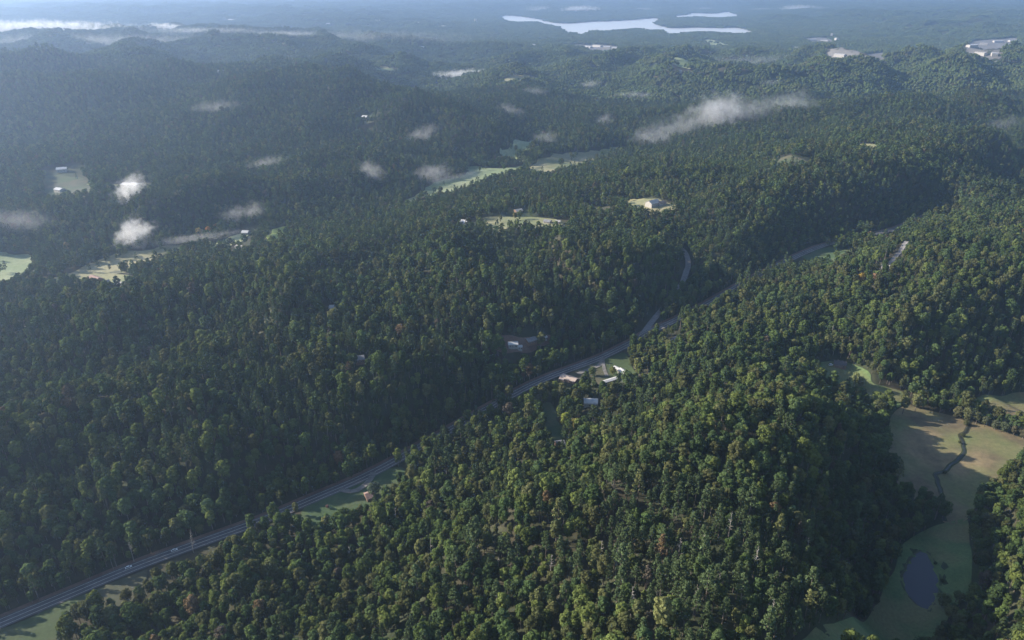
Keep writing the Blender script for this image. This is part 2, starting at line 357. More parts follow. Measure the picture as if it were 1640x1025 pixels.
# ---------------------------------------------------------------- ground sheet
V = np.stack([GX.ravel(), GY.ravel(), GZ.ravel()], 1)
ii = (np.arange(ROWS - 1)[:, None] * COLS + np.arange(COLS - 1)[None, :]).ravel()
Fq = np.stack([ii, ii + 1, ii + COLS + 1, ii + COLS], 1)
me = bpy.data.meshes.new('ground'); me.vertices.add(len(V)); me.vertices.foreach_set('co', V.ravel())
me.loops.add(Fq.size); me.loops.foreach_set('vertex_index', Fq.ravel().astype(np.int32))
me.polygons.add(len(Fq)); me.polygons.foreach_set('loop_start', (np.arange(len(Fq)) * 4).astype(np.int32)); me.polygons.foreach_set('loop_total', np.full(len(Fq), 4, np.int32))
me.update(calc_edges=True); me.polygons.foreach_set('use_smooth', np.ones(len(Fq), bool)); me.validate()
tag(link_mesh('ground', me, M['floor']), kind='structure')

def lift(x, y): return 0.25 + np.hypot(x, y) * 0.0006
def densify(P, step):
    out = []
    for i in range(len(P)):
        a = P[i]; b = P[(i + 1) % len(P)]; n = max(1, int(np.hypot(*(b - a)) / step))
        for k in range(n): out.append(a + (b - a) * k / n)
    return np.array(out)
def catmull(P, closed=True, n=5):
    P = np.asarray(P, float); out = []; m = len(P)
    for i in range(m if closed else m - 1):
        if closed: p0, p1, p2, p3 = P[i - 1], P[i], P[(i + 1) % m], P[(i + 2) % m]
        else: p0, p1, p2, p3 = P[max(i - 1, 0)], P[i], P[i + 1], P[min(i + 2, m - 1)]
        for k in range(n):
            t = k / n
            out.append(0.5 * (2 * p1 + (p2 - p0) * t + (2 * p0 - 5 * p1 + 4 * p2 - p3) * t * t + (3 * p1 - p0 - 3 * p2 + p3) * t ** 3))
    if not closed: out.append(P[-1])
    return np.array(out)
RAGGED = set()
CLEAR = []                                   # cleared polygons (world xy)
def drape(name, P, mat, z=None, extra=0.0, kind='structure', smooth=True, parent=None, clear=True, wob=0.0):
    """a sheet cut to the outline P and laid on the terrain"""
    if smooth: P = catmull(P, True, 4)
    if clear: CLEAR.append(P)
    if clear and name in ('river_meadow', 'farm_field', 'hay_field', 'clearing', 'far_field') and np.hypot(*P.mean(0)) > 950: RAGGED.add(len(CLEAR) - 1)
    size = np.hypot(*(P.max(0) - P.min(0))); d0 = np.hypot(*P.mean(0)); step = max(size / 45, d0 * 0.006, 2.0)
    B = densify(P, step)
    if wob: B = B + wob * np.stack([perlin(B[:, 0] / 25, B[:, 1] / 25, 5), perlin(B[:, 0] / 25 + 50, B[:, 1] / 25, 6)], 1)
    gx, gy = np.meshgrid(np.arange(B[:, 0].min(), B[:, 0].max(), step), np.arange(B[:, 1].min(), B[:, 1].max(), step))
    gx = gx.ravel(); gy = gy.ravel(); mk = inside(B, gx, gy); pts = np.concatenate([B, np.stack([gx[mk], gy[mk]], 1)])
    nb = len(B)
    vo, eo, fo, *_ = geometry.delaunay_2d_cdt([Vector(p) for p in pts], [], [list(range(nb))], 1, 1e-3)
    xy = np.array([(v.x, v.y) for v in vo])
    zz = np.full(len(xy), z) if z is not None else H(xy[:, 0], xy[:, 1]) + lift(xy[:, 0], xy[:, 1]) + extra
    me = mesh_from(name, np.column_stack([xy, zz]), [list(f) for f in fo], True)
    o = link_mesh(name, me, mat, parent)
    if not parent: tag(o, kind=kind)
    return o
def ribbon(name, P, half, mat, extra=0.0, off=0.0, parent=None, step=5.0, dash=None):
    """a strip following the ground along the polyline P, shifted sideways by off"""
    P = np.asarray(P); s = np.concatenate([[0], np.cumsum(np.hypot(*np.diff(P, axis=0).T))]); n = max(2, int(s[-1] / step))
    t = np.linspace(0, s[-1], n + 1); Q = np.stack([np.interp(t, s, P[:, 0]), np.interp(t, s, P[:, 1])], 1)
    T = np.gradient(Q, axis=0); T /= np.hypot(*T.T)[:, None]; Nn = np.stack([-T[:, 1], T[:, 0]], 1)
    base = H(Q[:, 0], Q[:, 1]) + lift(Q[:, 0], Q[:, 1]) + extra
    V = []; Fc = []
    cols = 5 if half > 1 else 2
    for i in range(n + 1):
        for k in range(cols):
            w = off + half * (2 * k / (cols - 1) - 1); p = Q[i] + Nn[i] * w
            V.append((p[0], p[1], max(base[i], float(H(p[0], p[1])) + lift(p[0], p[1]) + extra - 0.15)))
    for i in range(n):
        if dash and (i % dash[1]) >= dash[0]: continue
        for k in range(cols - 1):
            a = i * cols + k; Fc.append([a, a + cols, a + cols + 1, a + 1])
    o = link_mesh(name, mesh_from(name, V, Fc, True), mat, parent)
    if not parent: tag(o, kind='structure')
    return o

# ---------------------------------------------------------------- roads
road_w = catmull(np.array([unproj(*p) for p in HW]), False, 8)
ribbon('highway', road_w, 5.4, M['asphalt'], 0.35)
ribbon('road_marking', road_w, 0.16, M['paint'], 0.5, off=3.75)
ribbon('road_marking', road_w, 0.16, M['paint'], 0.5, off=-3.75)
ribbon('road_marking', road_w, 0.2, M['paint'], 0.5, off=0.0)
ribbon('road_verge', road_w, 2.2, M['dirt'], 0.05, off=7.2)
ROADS = [(road_w, 7.0)]
def road(name, px, half, mat, clear=None, extra=0.25):
    P = catmull(gpoly(px), False, 6); ribbon(name, P, half, mat, extra); ROADS.append((P, clear or half + 3)); return P
sr = catmull(gpoly([(1018, 550), (1030, 535), (1045, 515), (1062, 495), (1080, 475), (1095, 450), (1102, 425), (1097, 405), (1085, 395)]), False, 6)
ribbon('side_road', sr, 3.8, M['oldasphalt'], 0.25); ROADS += [(sr[:15], 10.0), (sr[27:43], 8.0)]
road('driveway', [(545, 784), (555, 788), (568, 788), (580, 782), (590, 773), (597, 763), (598, 757)], 2.6, M['gravel'], 6, 0.55)
road('driveway', [(925, 600), (935, 596), (948, 591), (960, 586), (966, 574)], 2.6, M['gravel'], 7, 0.55)
road('driveway', [(965, 574), (967, 590), (972, 604)], 2.0, M['gravel'], 5, 0.55)
road('driveway', [(1408, 434), (1418, 428), (1432, 415), (1444, 400), (1452, 388)], 3.0, M['oldasphalt'], 8)
road('driveway', [(935, 330), (950, 333), (962, 338), (972, 341)], 3.0, M['gravel'], 14)
road('farm_lane', [(140, 296), (170, 297), (205, 297)], 4.0, M['fallow'], 14)

# ---------------------------------------------------------------- fields and clearings
def field(name, px, mat, **k):
    # the near edge of a far field is traced along the tree tops that hide it: carry the field on beneath them
    q = []; cy = sum(p[1] for p in px) / len(px)
    for a, b in px:
        dep = project(*ground(a, b))[2]
        q.append((a, b + ((4 if name == 'clearing' else 12) * F_PX / dep if (b > cy and dep > 1000) else 0)))
    if 'wob' not in k: k['wob'] = float(np.clip(np.hypot(*ground(*px[0])[:2]) * 0.007, 2, 18))
    return drape(name, gpoly(q), M[mat], **k)
field('roadside_meadow', [(-40, 1024), (0, 1010), (60, 984), (140, 950), (228, 914), (240, 920), (228, 950), (205, 968), (140, 984), (100, 1000), (92, 1030), (60, 1060), (-60, 1060)], 'shadegrass', extra=0.1, wob=3)
field('lawn', [(486, 812), (530, 794), (600, 762), (640, 750), (664, 762), (655, 770), (640, 780), (600, 802), (560, 835), (515, 852), (485, 845)], 'shadelawn', extra=0.1, wob=3)
field('farmyard', [(905, 604), (930, 592), (965, 578), (1000, 566), (1012, 590), (1018, 605), (990, 616), (960, 618), (930, 616)], 'shadegrass', extra=0.1, wob=2)
field('pasture', [(1452, 648), (1475, 656), (1530, 668), (1572, 680), (1610, 692), (1650, 706), (1720, 722), (1720, 745), (1640, 738), (1600, 766), (1568, 800), (1550, 832), (1512, 836), (1500, 812), (1455, 796), (1420, 752), (1420, 700), (1428, 668)], 'pasture', wob=2)
field('pond_bank', [(1512, 838), (1550, 834), (1555, 880), (1556, 930), (1550, 960), (1530, 970), (1508, 1010), (1480, 1040), (1430, 1060), (1240, 1070), (1290, 1020), (1350, 995), (1400, 975), (1415, 940), (1432, 905), (1445, 875), (1470, 855)], 'lawn', wob=2)
field('pasture', [(1545, 648), (1600, 636), (1640, 630), (1740, 620), (1740, 710), (1640, 690), (1600, 672), (1565, 660)], 'pasture', wob=2)
field('lawn', [(1300, 588), (1345, 578), (1390, 596), (1400, 615), (1450, 630), (1446, 648), (1420, 660), (1392, 650), (1380, 640), (1330, 622)], 'lawn', wob=2)
field('hay_field', [(-60, 412), (40, 410), (52, 424), (36, 442), (-60, 456)], 'pale')
field('river_meadow', [(64, 440), (110, 426), (180, 410), (250, 398), (330, 387), (345, 391), (300, 404), (230, 418), (150, 434), (90, 447)], 'fallow')
field('river_meadow', [(335, 386), (370, 380), (400, 374), (395, 382), (350, 391)], 'pale')
field('hay_field', [(425, 377), (440, 367), (462, 366), (452, 378), (430, 385)], 'bright')
field('river_meadow', [(640, 322), (665, 303), (700, 291), (745, 281), (752, 268), (800, 270), (842, 266), (830, 279), (790, 288), (740, 300), (690, 312), (660, 324)], 'pale')
field('river_meadow', [(846, 264), (870, 254), (910, 246), (990, 237), (1000, 242), (975, 252), (930, 262), (892, 273), (866, 276)], 'fallow')
field('river_meadow', [(795, 238), (820, 233), (848, 228), (862, 229), (850, 238), (825, 244), (845, 252), (820, 252)], 'pale')
field('clearing', [(775, 349), (835, 348), (890, 352), (900, 360), (860, 366), (800, 370), (780, 364)], 'fallow')
field('clearing', [(985, 319), (1020, 321), (1060, 321), (1085, 329), (1072, 337), (1035, 341), (1008, 331)], 'fallow')
field('farm_field', [(70, 284), (110, 283), (142, 290), (148, 302), (110, 306), (76, 298)], 'shadegrass')
#field('clearing', [(400, 272), (440, 274), (482, 277), (470, 282), (410, 280)], 'dusk')
field('dirt_clearing', [(782, 549), (800, 541), (835, 542), (880, 540), (884, 558), (850, 566), (815, 565), (790, 558)], 'dirt')
field('clearing', [(1420, 478), (1445, 474), (1462, 484), (1450, 494), (1428, 492)], 'lawn')
field('clearing', [(1285, 408), (1330, 396), (1385, 398), (1360, 410), (1335, 418), (1305, 416)], 'shadelawn')
field('clearing', [(868, 652), (888, 650), (898, 690), (905, 720), (885, 722), (872, 690)], 'shadelawn')
field('clearing', [(125, 448), (160, 438), (215, 446), (222, 458), (180, 460), (140, 460)], 'fallow')
field('far_field', [(595, 110), (612, 107), (632, 110), (620, 113)], 'fallow')
field('far_field', [(795, 126), (820, 121), (850, 124), (830, 130)], 'fallow')
field('far_field', [(1075, 98), (1100, 95), (1108, 100), (1090, 104)], 'fallow')
field('far_field', [(1120, 66), (1150, 66), (1170, 74), (1140, 74)], 'pale')
field('quarry_yard', [(1325, 87), (1412, 85), (1416, 91), (1400, 96), (1360, 94)], 'gravel')
field('works_yard', [(1545, 82), (1550, 70), (1600, 64), (1632, 66), (1610, 76), (1560, 82)], 'gravel')
field('works_yard', [(1290, 62), (1330, 63), (1332, 69), (1295, 67)], 'gravel')
field('works_yard', [(898, 75), (930, 72), (992, 76), (985, 81), (940, 79)], 'gravel')
field('far_field', [(1230, 254), (1265, 252), (1300, 254), (1298, 256), (1240, 256)], 'shadegrass')
field('far_field', [(1375, 234), (1400, 233), (1405, 237), (1385, 239)], 'fallow')

# ---------------------------------------------------------------- water
o = drape('lake', lake1, M['lake'], z=LZ); o = drape('lake', lake2, M['lake'], z=LZ)
o = drape('pond', pond, M['pond'], z=PZ + 0.2, wob=1.2)
_pb = catmull(pond, True, 6); _pb = np.concatenate([_pb, _pb[:1]]); _pb = pc + (_pb - pc) * 1.03
ribbon('pond_shore', _pb, 0.8, M['shadegrass'], 0.1, step=3)
st = catmull(gpoly([(1556, 672), (1548, 690), (1538, 700), (1544, 722), (1530, 742), (1508, 756), (1498, 764), (1506, 782), (1508, 806), (1512, 836)]), False, 8)
st = st + 2.2 * np.stack([perlin(st[:, 1] / 9, st[:, 0] / 30, 3), perlin(st[:, 1] / 9 + 20, st[:, 0] / 30, 4)], 1)
ribbon('stream_bank', st, 2.2, M['floor'], 0.2, step=3)
ribbon('stream', st, 0.9, M['stream'], 0.45, step=3)
# ---------------------------------------------------------------- mesh building blocks
class MB:
    def __init__(s): s.v = []; s.f = []
    def box(s, x0, x1, y0, y1, z0, z1, top=None):
        b = len(s.v); tx = ty = 0
        if top: tx, ty = top
        s.v += [(x0, y0, z0), (x1, y0, z0), (x1, y1, z0), (x0, y1, z0), (x0 + tx, y0 + ty, z1), (x1 - tx, y0 + ty, z1), (x1 - tx, y1 - ty, z1), (x0 + tx, y1 - ty, z1)]
        s.f += [[b, b + 3, b + 2, b + 1], [b + 4, b + 5, b + 6, b + 7], [b, b + 1, b + 5, b + 4], [b + 1, b + 2, b + 6, b + 5], [b + 2, b + 3, b + 7, b + 6], [b + 3, b, b + 4, b + 7]]
        return s
    def prism(s, prof, x0, x1):          # profile in (y,z) extruded along x
        b = len(s.v); n = len(prof)
        s.v += [(x0, y, z) for y, z in prof] + [(x1, y, z) for y, z in prof]
        s.f += [[b + i, b + n + i, b + n + (i + 1) % n, b + (i + 1) % n] for i in range(n)]
        s.f += [[b + i for i in range(n)], [b + n + i for i in reversed(range(n))]]
        return s
    def tube(s, pts, rad, seg=6):
        b = len(s.v)
        for i, p in enumerate(pts):
            p = Vector(p); q = Vector(pts[min(i + 1, len(pts) - 1)]) - Vector(pts[max(i - 1, 0)]); q.normalize()
            a = q.orthogonal().normalized(); c = q.cross(a)
            for k in range(seg):
                t = 2 * math.pi * k / seg; s.v.append(tuple(p + (a * math.cos(t) + c * math.sin(t)) * rad[i]))
        for i in range(len(pts) - 1):
            for k in range(seg):
                s.f.append([b + i * seg + k, b + i * seg + (k + 1) % seg, b + (i + 1) * seg + (k + 1) % seg, b + (i + 1) * seg + k])
        s.f.append([b + (len(pts) - 1) * seg + k for k in range(seg)])
        return s
    def build(s, name, mat, parent=None, bevel=0):
        me = mesh_from(name, s.v, s.f); o = link_mesh(name, me, mat, parent)
        if bevel:
            m = o.modifiers.new('bevel', 'BEVEL'); m.width = bevel; m.segments = 2
        return o

CIRC = []                                   # cleared circles (x, y, r)
def house(name, p1, p2, W, h, rise, wall, roof, label, cat='house', chimney=False, porch=None, arch=False, windows=3, minL=None, group=None, clear=None, z0=None, patch=None, front=10.0):
    a = ground(*p1); b = ground(*p2); c = (a + b) / 2; d = b - a; L = float(np.hypot(d[0], d[1]))
    if minL: L = max(L, minL)
    ang = math.atan2(d[1], d[0]); z = float(H(c[0], c[1])) + float(lift(c[0], c[1])) if z0 is None else z0
    e = empty(name, (c[0], c[1], z), ang); tag(e, label, cat, group)
    base = -2.5
    if arch:
        prof = [(-W / 2, base), (W / 2, base), (W / 2, h)]; top = [(W / 2 * math.cos(t), h + rise * math.sin(t)) for t in np.linspace(0, math.pi, 9)]
        prof = prof[:2] + top; outer = [(y * 1.04, zz + 0.15) for y, zz in top]; slab = outer + [(y, zz + 0.01) for y, zz in reversed(top)]
        MB().prism(prof, -L / 2, L / 2).build('wall', M[wall], e)
        r = MB().prism(slab, -L / 2 - 0.4, L / 2 + 0.4).build('roof', M[roof], e)
    else:
        MB().prism([(-W / 2, base), (W / 2, base), (W / 2, h), (0, h + rise), (-W / 2, h)], -L / 2, L / 2).build('wall', M[wall], e)
        o = 0.6; k = rise / (W / 2)
        slab = [(-W / 2 - o, h - k * o + 0.03), (0, h + rise + 0.03), (W / 2 + o, h - k * o + 0.03), (W / 2 + o, h - k * o + 0.25), (0, h + rise + 0.28), (-W / 2 - o, h - k * o + 0.25)]
        r = MB().prism(slab, -L / 2 - 0.5, L / 2 + 0.5).build('roof', M[roof], e)
        if patch:
            q = MB(); yy0, yy1 = -W / 2 - o, -0.2
            q.prism([(yy0, h - k * o + 0.26), (yy1, h + rise - k * 0.2 + 0.26), (yy1, h + rise - k * 0.2 + 0.31), (yy0, h - k * o + 0.31)], -L / 2 - 0.5, -L / 2 + L * 0.3)
            q.build('roof_patch', M[patch], r)
    for k in range(windows):
        x = -L / 2 + L * (k + 0.8) / (windows + 0.9)
        for s_ in (-1, 1):
            fr = MB().box(x - 0.75, x + 0.75, s_ * W / 2 - 0.04, s_ * W / 2 + 0.04, 0.9, 2.1).build('window', M['white'], e)
            MB().box(x - 0.6, x + 0.6, s_ * W / 2 - 0.06, s_ * W / 2 + 0.06, 1.05, 1.95).build('pane', M['glass'], fr)
    MB().box(L * 0.28, L * 0.28 + 1.0, -W / 2 - 0.07, -W / 2 + 0.03, 0.0, 2.1).build('door', M['dooru'], e)
    if chimney: MB().box(-L * 0.2 - 0.4, -L * 0.2 + 0.4, -0.4, 0.4, h + rise * 0.3, h + rise + 1.0).build('chimney', M['brick'], r)
    if porch:
        pw, px0 = porch
        MB().box(px0, px0 + pw, -W / 2 - 3.2, -W / 2 - 0.02, 2.2, 2.4).build('porch_roof', M[roof], e)
        for k in (0.2, pw - 0.4): MB().box(px0 + k, px0 + k + 0.15, -W / 2 - 3.0, -W / 2 - 2.85, base, 2.2).build('porch_post', M['offwhite'], e)
    rr = clear if clear is not None else L / 2 + 4
    CIRC.append((c[0], c[1], rr)); n = math.hypot(c[0], c[1]); CIRC.append((c[0] - c[0] / n * front, c[1] - c[1] / n * front, rr * 0.9))
    return e
house('ranch_house', (900, 606), (923, 613), 9, 2.7, 1.6, 'brick', 'tan', 'long low house with a tan roof beside the highway, left of the farmyard', porch=(6, -9), windows=4, front=16)
house('mobile_home', (966, 616), (989, 609), 4.5, 2.8, 0.6, 'offwhite', 'white', 'long narrow white mobile home below the farmyard', cat='mobile home', windows=5, front=16)
house('barn', (993, 597), (1003, 601), 7, 3.0, 1.8, 'offwhite', 'white', 'white roofed barn just right of the long mobile home', cat='barn', windows=1, front=14)
house('shed', (984, 591), (991, 594), 4, 2.4, 0.8, 'offwhite', 'white', 'small white shed above the farmyard barn', cat='shed', windows=1)
house('barn', (935, 650), (957, 647), 10, 3.0, 2.6, 'offwhite', 'white', 'arched white barn with a rusty end standing in the trees below the highway', cat='barn', arch=True, windows=1, front=20, clear=13)
house('house', (814, 552), (829, 557), 8, 3.0, 1.6, 'offwhite', 'white', 'white roofed house left of the pair by the red dirt clearing', windows=3, front=14)
house('house', (829, 557), (836, 560), 5, 2.6, 0.8, 'offwhite', 'white', 'small white annex at the right end of the white roofed house by the red dirt', windows=1, front=12)
house('house', (843, 550), (857, 547), 9, 3.2, 2.0, 'brick', 'greyroof', 'grey roofed house on the right of the red dirt clearing', chimney=True, front=12)
house('shed', (869, 543), (875, 543), 4, 2.3, 0.8, 'offwhite', 'white', 'tiny pale shed behind the grey roofed house at the dirt clearing', cat='shed', windows=1)
house('house', (529, 496), (538, 497), 9, 3.5, 2.2, 'offwhite', 'offwhite', 'pale roofed house alone in the forest left of centre', windows=2, front=20, clear=12)
house('house', (570, 581), (583, 577), 9, 3.5, 2.2, 'brick', 'greyroof', 'grey roofed house hidden in the wooded slope above the highway', windows=2, front=16)
house('house', (739, 359), (750, 359), 11, 3.5, 2.5, 'offwhite', 'white', 'bright white roof at the left end of the plateau clearing', front=30, clear=24)
house('house', (825, 342), (835, 340), 10, 3.5, 2.5, 'brick', 'offwhite', 'pale roofed house behind the plateau clearing', front=26, clear=22)
house('house', (872, 357), (882, 358), 10, 3.0, 2.0, 'offwhite', 'greyroof', 'grey roofed house at the right end of the plateau clearing', front=30, clear=22)
house('shed', (890, 358), (897, 358), 8, 3.0, 1.5, 'offwhite', 'offwhite', 'pale outbuilding right of the grey roofed house on the plateau', cat='shed', windows=1, front=26, clear=20)
house('large_house', (1038, 333), (1052, 328), 14, 6.0, 4.0, 'offwhite', 'offwhite', 'largest pale house on the hilltop clearing right of centre', chimney=True, windows=4, front=30, clear=26)
house('garage', (1054, 330), (1064, 328), 10, 4.0, 2.5, 'offwhite', 'darkroof', 'dark roofed garage beside the largest hilltop house', cat='garage', windows=2, front=20, clear=22)
house('house', (1335, 583), (1354, 588), 10, 3.2, 2.4, 'brick', 'darkroof', 'dark roofed farmhouse on the shaded lawn right of centre', chimney=True, windows=4, front=14)
house('house', (1078, 549), (1092, 543), 9, 3.0, 2.0, 'offwhite', 'greyroof', 'grey roofed house below the highway near the side road junction', front=14)
house('house', (890, 716), (903, 714), 8, 3.2, 2.2, 'brick', 'greyroof', 'small grey roofed cabin at the foot of the narrow green clearing', windows=2, front=16, clear=11)
house('house', (586, 800), (598, 796), 9, 3.0, 2.2, 'brick', 'rust', 'rusty roofed cottage tucked behind trees beside the loop drive', windows=2, front=7, clear=8)
house('barn', (1497, 378), (1508, 378), 10, 4.0, 2.5, 'offwhite', 'redroof', 'red roofed building in the forest on the right hand hill', cat='barn', windows=2, front=34, clear=17)
house('house', (1411, 432), (1424, 431), 11, 3.2, 2.0, 'offwhite', 'offwhite', 'pale roofed house at the bottom of the straight hillside lane', front=20)
house('farmhouse', (92, 276), (108, 274), 12, 5.0, 3.0, 'offwhite', 'white', 'white farmhouse in the trees behind the farm field at far left', front=50, clear=40)
house('shed', (92, 307), (101, 307), 12, 4.0, 2.0, 'offwhite', 'white', 'small pale shed below the farm field at far left', cat='shed', windows=1, front=40, clear=34)
house('poultry_house', (199, 299), (209, 299), 14, 4.0, 2.0, 'offwhite', 'white', 'left one of two white farm buildings in line at the end of the farm lane', cat='farm building', front=40, clear=34)
house('poultry_house', (212, 299), (223, 299), 14, 4.0, 2.0, 'offwhite', 'white', 'right one of two white farm buildings in line at the end of the farm lane', cat='farm building', front=40, clear=34)
house('farmhouse', (148, 449), (160, 452), 11, 4.0, 2.8, 'brick', 'rust', 'farmhouse with a rusty red roof above the river meadow at left', front=24, clear=18)
house('barn', (164, 458), (176, 455), 10, 3.6, 2.4, 'offwhite', 'greyroof', 'grey roofed barn right of the rusty roofed farmhouse', cat='barn', front=24, clear=16)
house('shed', (187, 457), (204, 458), 7, 3.0, 1.2, 'offwhite', 'offwhite', 'low pale shed at the right end of the river meadow farm', cat='shed', windows=2, front=22, clear=16)
house('shed', (136, 455), (143, 456), 7, 3.0, 1.2, 'offwhite', 'offwhite', 'small pale shed left of the rusty roofed farmhouse', cat='shed', windows=1, front=22, clear=14)
house('house', (389, 375), (399, 375), 12, 3.5, 2.0, 'offwhite', 'white', 'white roof at the edge of the river meadow beyond the autumn trees', front=40, clear=26)
house('shed', (380, 398), (390, 399), 9, 3.0, 1.5, 'offwhite', 'offwhite', 'pale roof in the woods on the near side of the river valley', cat='shed', windows=1, front=30, clear=20)
# buildings seen far off
FB = [(585, 190, 6, 9, 'white', 'white house on the wooded ridge top beyond the river'), (353, 116, 9, 5, 'white', 'lone white farmhouse on a distant ridge at left'),
      (1088, 116, 8, 6, 'offwhite', 'pale house in the clearing on the far wooded rise'), (855, 76, 4, 12, 'white', 'slim white tower house left of the town buildings'),
      (605, 34, 7, 5, 'white', 'white building furthest left of the distant town'), (672, 38, 10, 6, 'white', 'white building with a bright roof in the middle of the distant town'),
      (525, 39, 8, 4, 'white', 'white roof alone beyond the left hand fog bank'), (702, 44, 18, 4, 'offwhite', 'long pale building at the right of the distant town'), (762, 36, 4, 14, 'white', 'tall white block near the left tip of the lake'),
      (676, 77, 8, 5, 'white', 'white house among the haze below the distant town'), (371, 33, 9, 5, 'white', 'small white roof high on the left beyond the fog')]
for px, py, w, h_, rf, lb in FB:
    g_ = ground(px, py); dp = project(*g_)[2]; mpx = dp / F_PX
    house('distant_building', (px - w * 0.45, py + 1), (px + w * 0.45, py + 1), max(12, w * mpx * 0.5), max(4, h_ * mpx * 0.35), 3, 'offwhite', rf, lb, cat='building', windows=2, front=50, clear=24, minL=14)
IND = [(903, 74, 14), (925, 75, 10), (942, 77, 12), (957, 75, 15), (972, 77, 13), (985, 79, 10), (1272, 78, 16), (1300, 65, 16), (1320, 67, 14), (1331, 60, 4), (1339, 68, 4),
       (1345, 90, 20), (1372, 92, 22), (1400, 90, 18), (1556, 76, 16), (1575, 72, 14), (1598, 68, 18), (1622, 67, 16), (1570, 88, 20), (1592, 89, 12)]
IP = {0: 'beyond the trees left of the lake foot', 6: 'alone in the woods between the two works yards', 7: 'of the works at upper right', 11: 'on the pale quarry yard', 14: 'of the works at the right edge'}
where = ''; cnt = 0
ordn = ['first', 'second', 'third', 'fourth', 'fifth', 'sixth']
for i, (px, py, w) in enumerate(IND):
    if i in IP: where = IP[i]; cnt = 0
    g_ = ground(px, py); mpx = project(*g_)[2] / F_PX
    house('warehouse', (px - w * 0.42, py + 1), (px + w * 0.42, py + 1), max(20, w * mpx * 0.3), 9 if w > 5 else 26, 2, 'offwhite', 'white' if i % 3 else 'offwhite',
          'pale warehouse ' + where if i == 6 else '%s pale shed from the left %s' % (ordn[cnt], where), cat='warehouse', windows=3, front=60, clear=36, group='pale sheds in the distance')
    cnt += 1

# ---------------------------------------------------------------- vehicles
def car(px, py, label, van=False):
    g_ = ground(px, py)[:2]; k = int(np.argmin(np.hypot(*(road_w - g_).T))); T = road_w[k + 1] - road_w[k - 1]; T /= np.hypot(*T); Nn = np.array([-T[1], T[0]])
    s_ = np.dot(g_ - road_w[k], T); p = road_w[k] + T * s_ + Nn * 1.9
    e = empty('parked_van' if van else 'car', (p[0], p[1], float(H(*p)) + float(lift(*p)) + 0.36), math.atan2(T[1], T[0])); tag(e, label, 'car')
    car_parts(e, van); return e
def car_parts(e, van):
    h1 = 1.15 if van else 0.85
    b = MB(); b.prism([(-2.3, 0.35), (2.3, 0.35), (2.35, 0.7), (2.2, h1 - 0.05), (0.9, h1 + 0.05), (-2.2, h1 + 0.05), (-2.35, 0.75)], -0.9, 0.9)
    b.v = [(y, x, z) for x, y, z in b.v]; b.f = [list(reversed(f)) for f in b.f]; b.build('body', M['carpaint'], e, 0.06)
    top = 2.0 if van else 1.45; x0, x1 = (-2.2, 1.3) if van else (-1.7, 0.95)
    c = MB().box(x0, x1, -0.82, 0.82, h1 + 0.03, top, top=(0.35, 0.14)).build('cabin', M['glass'], e, 0.04)
    MB().box(x0 + 0.38, x1 - 0.38, -0.66, 0.66, top - 0.01, top + 0.05).build('roof', M['carpaint'], e, 0.02)
    for x in (-1.4, 1.4):
        for y in (-0.85, 0.85):
            w = MB().tube([(x, y - 0.11, 0.33), (x, y + 0.11, 0.33)], [0.33, 0.33], 14); w.build('wheel', M['tyre'], e)
    for y in (-0.62, 0.62):
        MB().box(2.28, 2.38, y - 0.18, y + 0.18, 0.55, 0.72).build('headlight', M['glass'], e); MB().box(-2.38, -2.28, y - 0.16, y + 0.16, 0.6, 0.78).build('taillight', M['redroof'], e)
car(207, 912, 'white car on the highway at lower left, the one nearer the photo edge')
car(280, 884, 'white car further along the highway, ahead of the other white car')
g_ = ground(1330, 586); e = empty('parked_van', (g_[0], g_[1], g_[2] + lift(*g_[:2])), 0.2); tag(e, 'white van parked on the lawn left of the dark roofed farmhouse', 'van'); car_parts(e, True); CIRC.append((g_[0], g_[1], 7))

# ---------------------------------------------------------------- tree shapes
def lobes_broad(r, Ht, Rc, n, low=0.35):
    out = []
    for k in range(n):
        a = 2.4 * k + r.uniform(-.5, .5); t = (k + 0.5) / n; z = Ht * (low + (0.93 - low) * (1 - t) ** 0.8)
        rad = Rc * (0.25 + 0.75 * math.sin(math.pi * min(1, 0.16 + 0.62 * t + 0.1)) ) * (0.80 if t > 0.12 else 0.2) * r.uniform(.8, 1.12)
        out.append((math.cos(a) * rad * 0.75, math.sin(a) * rad * 0.75, z + r.uniform(-.8, .8), r.uniform(0.30, 0.46) * Rc))
    return out
def leaf_cloud(r, lobes, per, size, flat=0.8, orient=0.72):
    n = len(lobes) * per; L = np.repeat(np.array(lobes), per, 0)
    d = r.normal(size=(n, 3)); d /= np.linalg.norm(d, axis=1)[:, None]; d[:, 2] = np.where((d[:, 2] < -0.35) & (r.random(n) < 0.7), -d[:, 2], d[:, 2])
    c = L[:, :3] + d * L[:, 3:4] * r.uniform(0.72, 1.08, (n, 1)) * np.array([1, 1, flat])
    nn = d * orient + r.normal(size=(n, 3)) * (1 - orient) * 0.6 + np.array([0, 0, 0.15]); nn /= np.linalg.norm(nn, axis=1)[:, None]
    a = np.cross(nn, r.normal(size=(n, 3))); a /= np.linalg.norm(a, axis=1)[:, None]; b = np.cross(nn, a)
    s = size * r.uniform(0.6, 1.25, (n, 1)); s2 = s * r.uniform(0.55, 1, (n, 1))
    V = np.stack([c - a * s, c - b * s2 + nn * s * 0.2, c + a * s, c + b * s2 - nn * s * 0.15], 1).reshape(-1, 3)
    sh = np.clip(np.repeat(r.random(len(lobes)) * 0.5 + 0.25, per) + r.uniform(-.25, .25, n), 0, 1)
    return V, np.arange(n * 4).reshape(-1, 4), sh
def broad_tree(seed, hi=True, Ht=20, Rc=5.0, low=0.35, nl=None):
    r = np.random.default_rng(seed)
    lob = lobes_broad(r, Ht, Rc, nl or (24 if hi else 13), low)
    return leaf_cloud(r, lob, 52 if hi else 16, 0.62 if hi else 1.15)
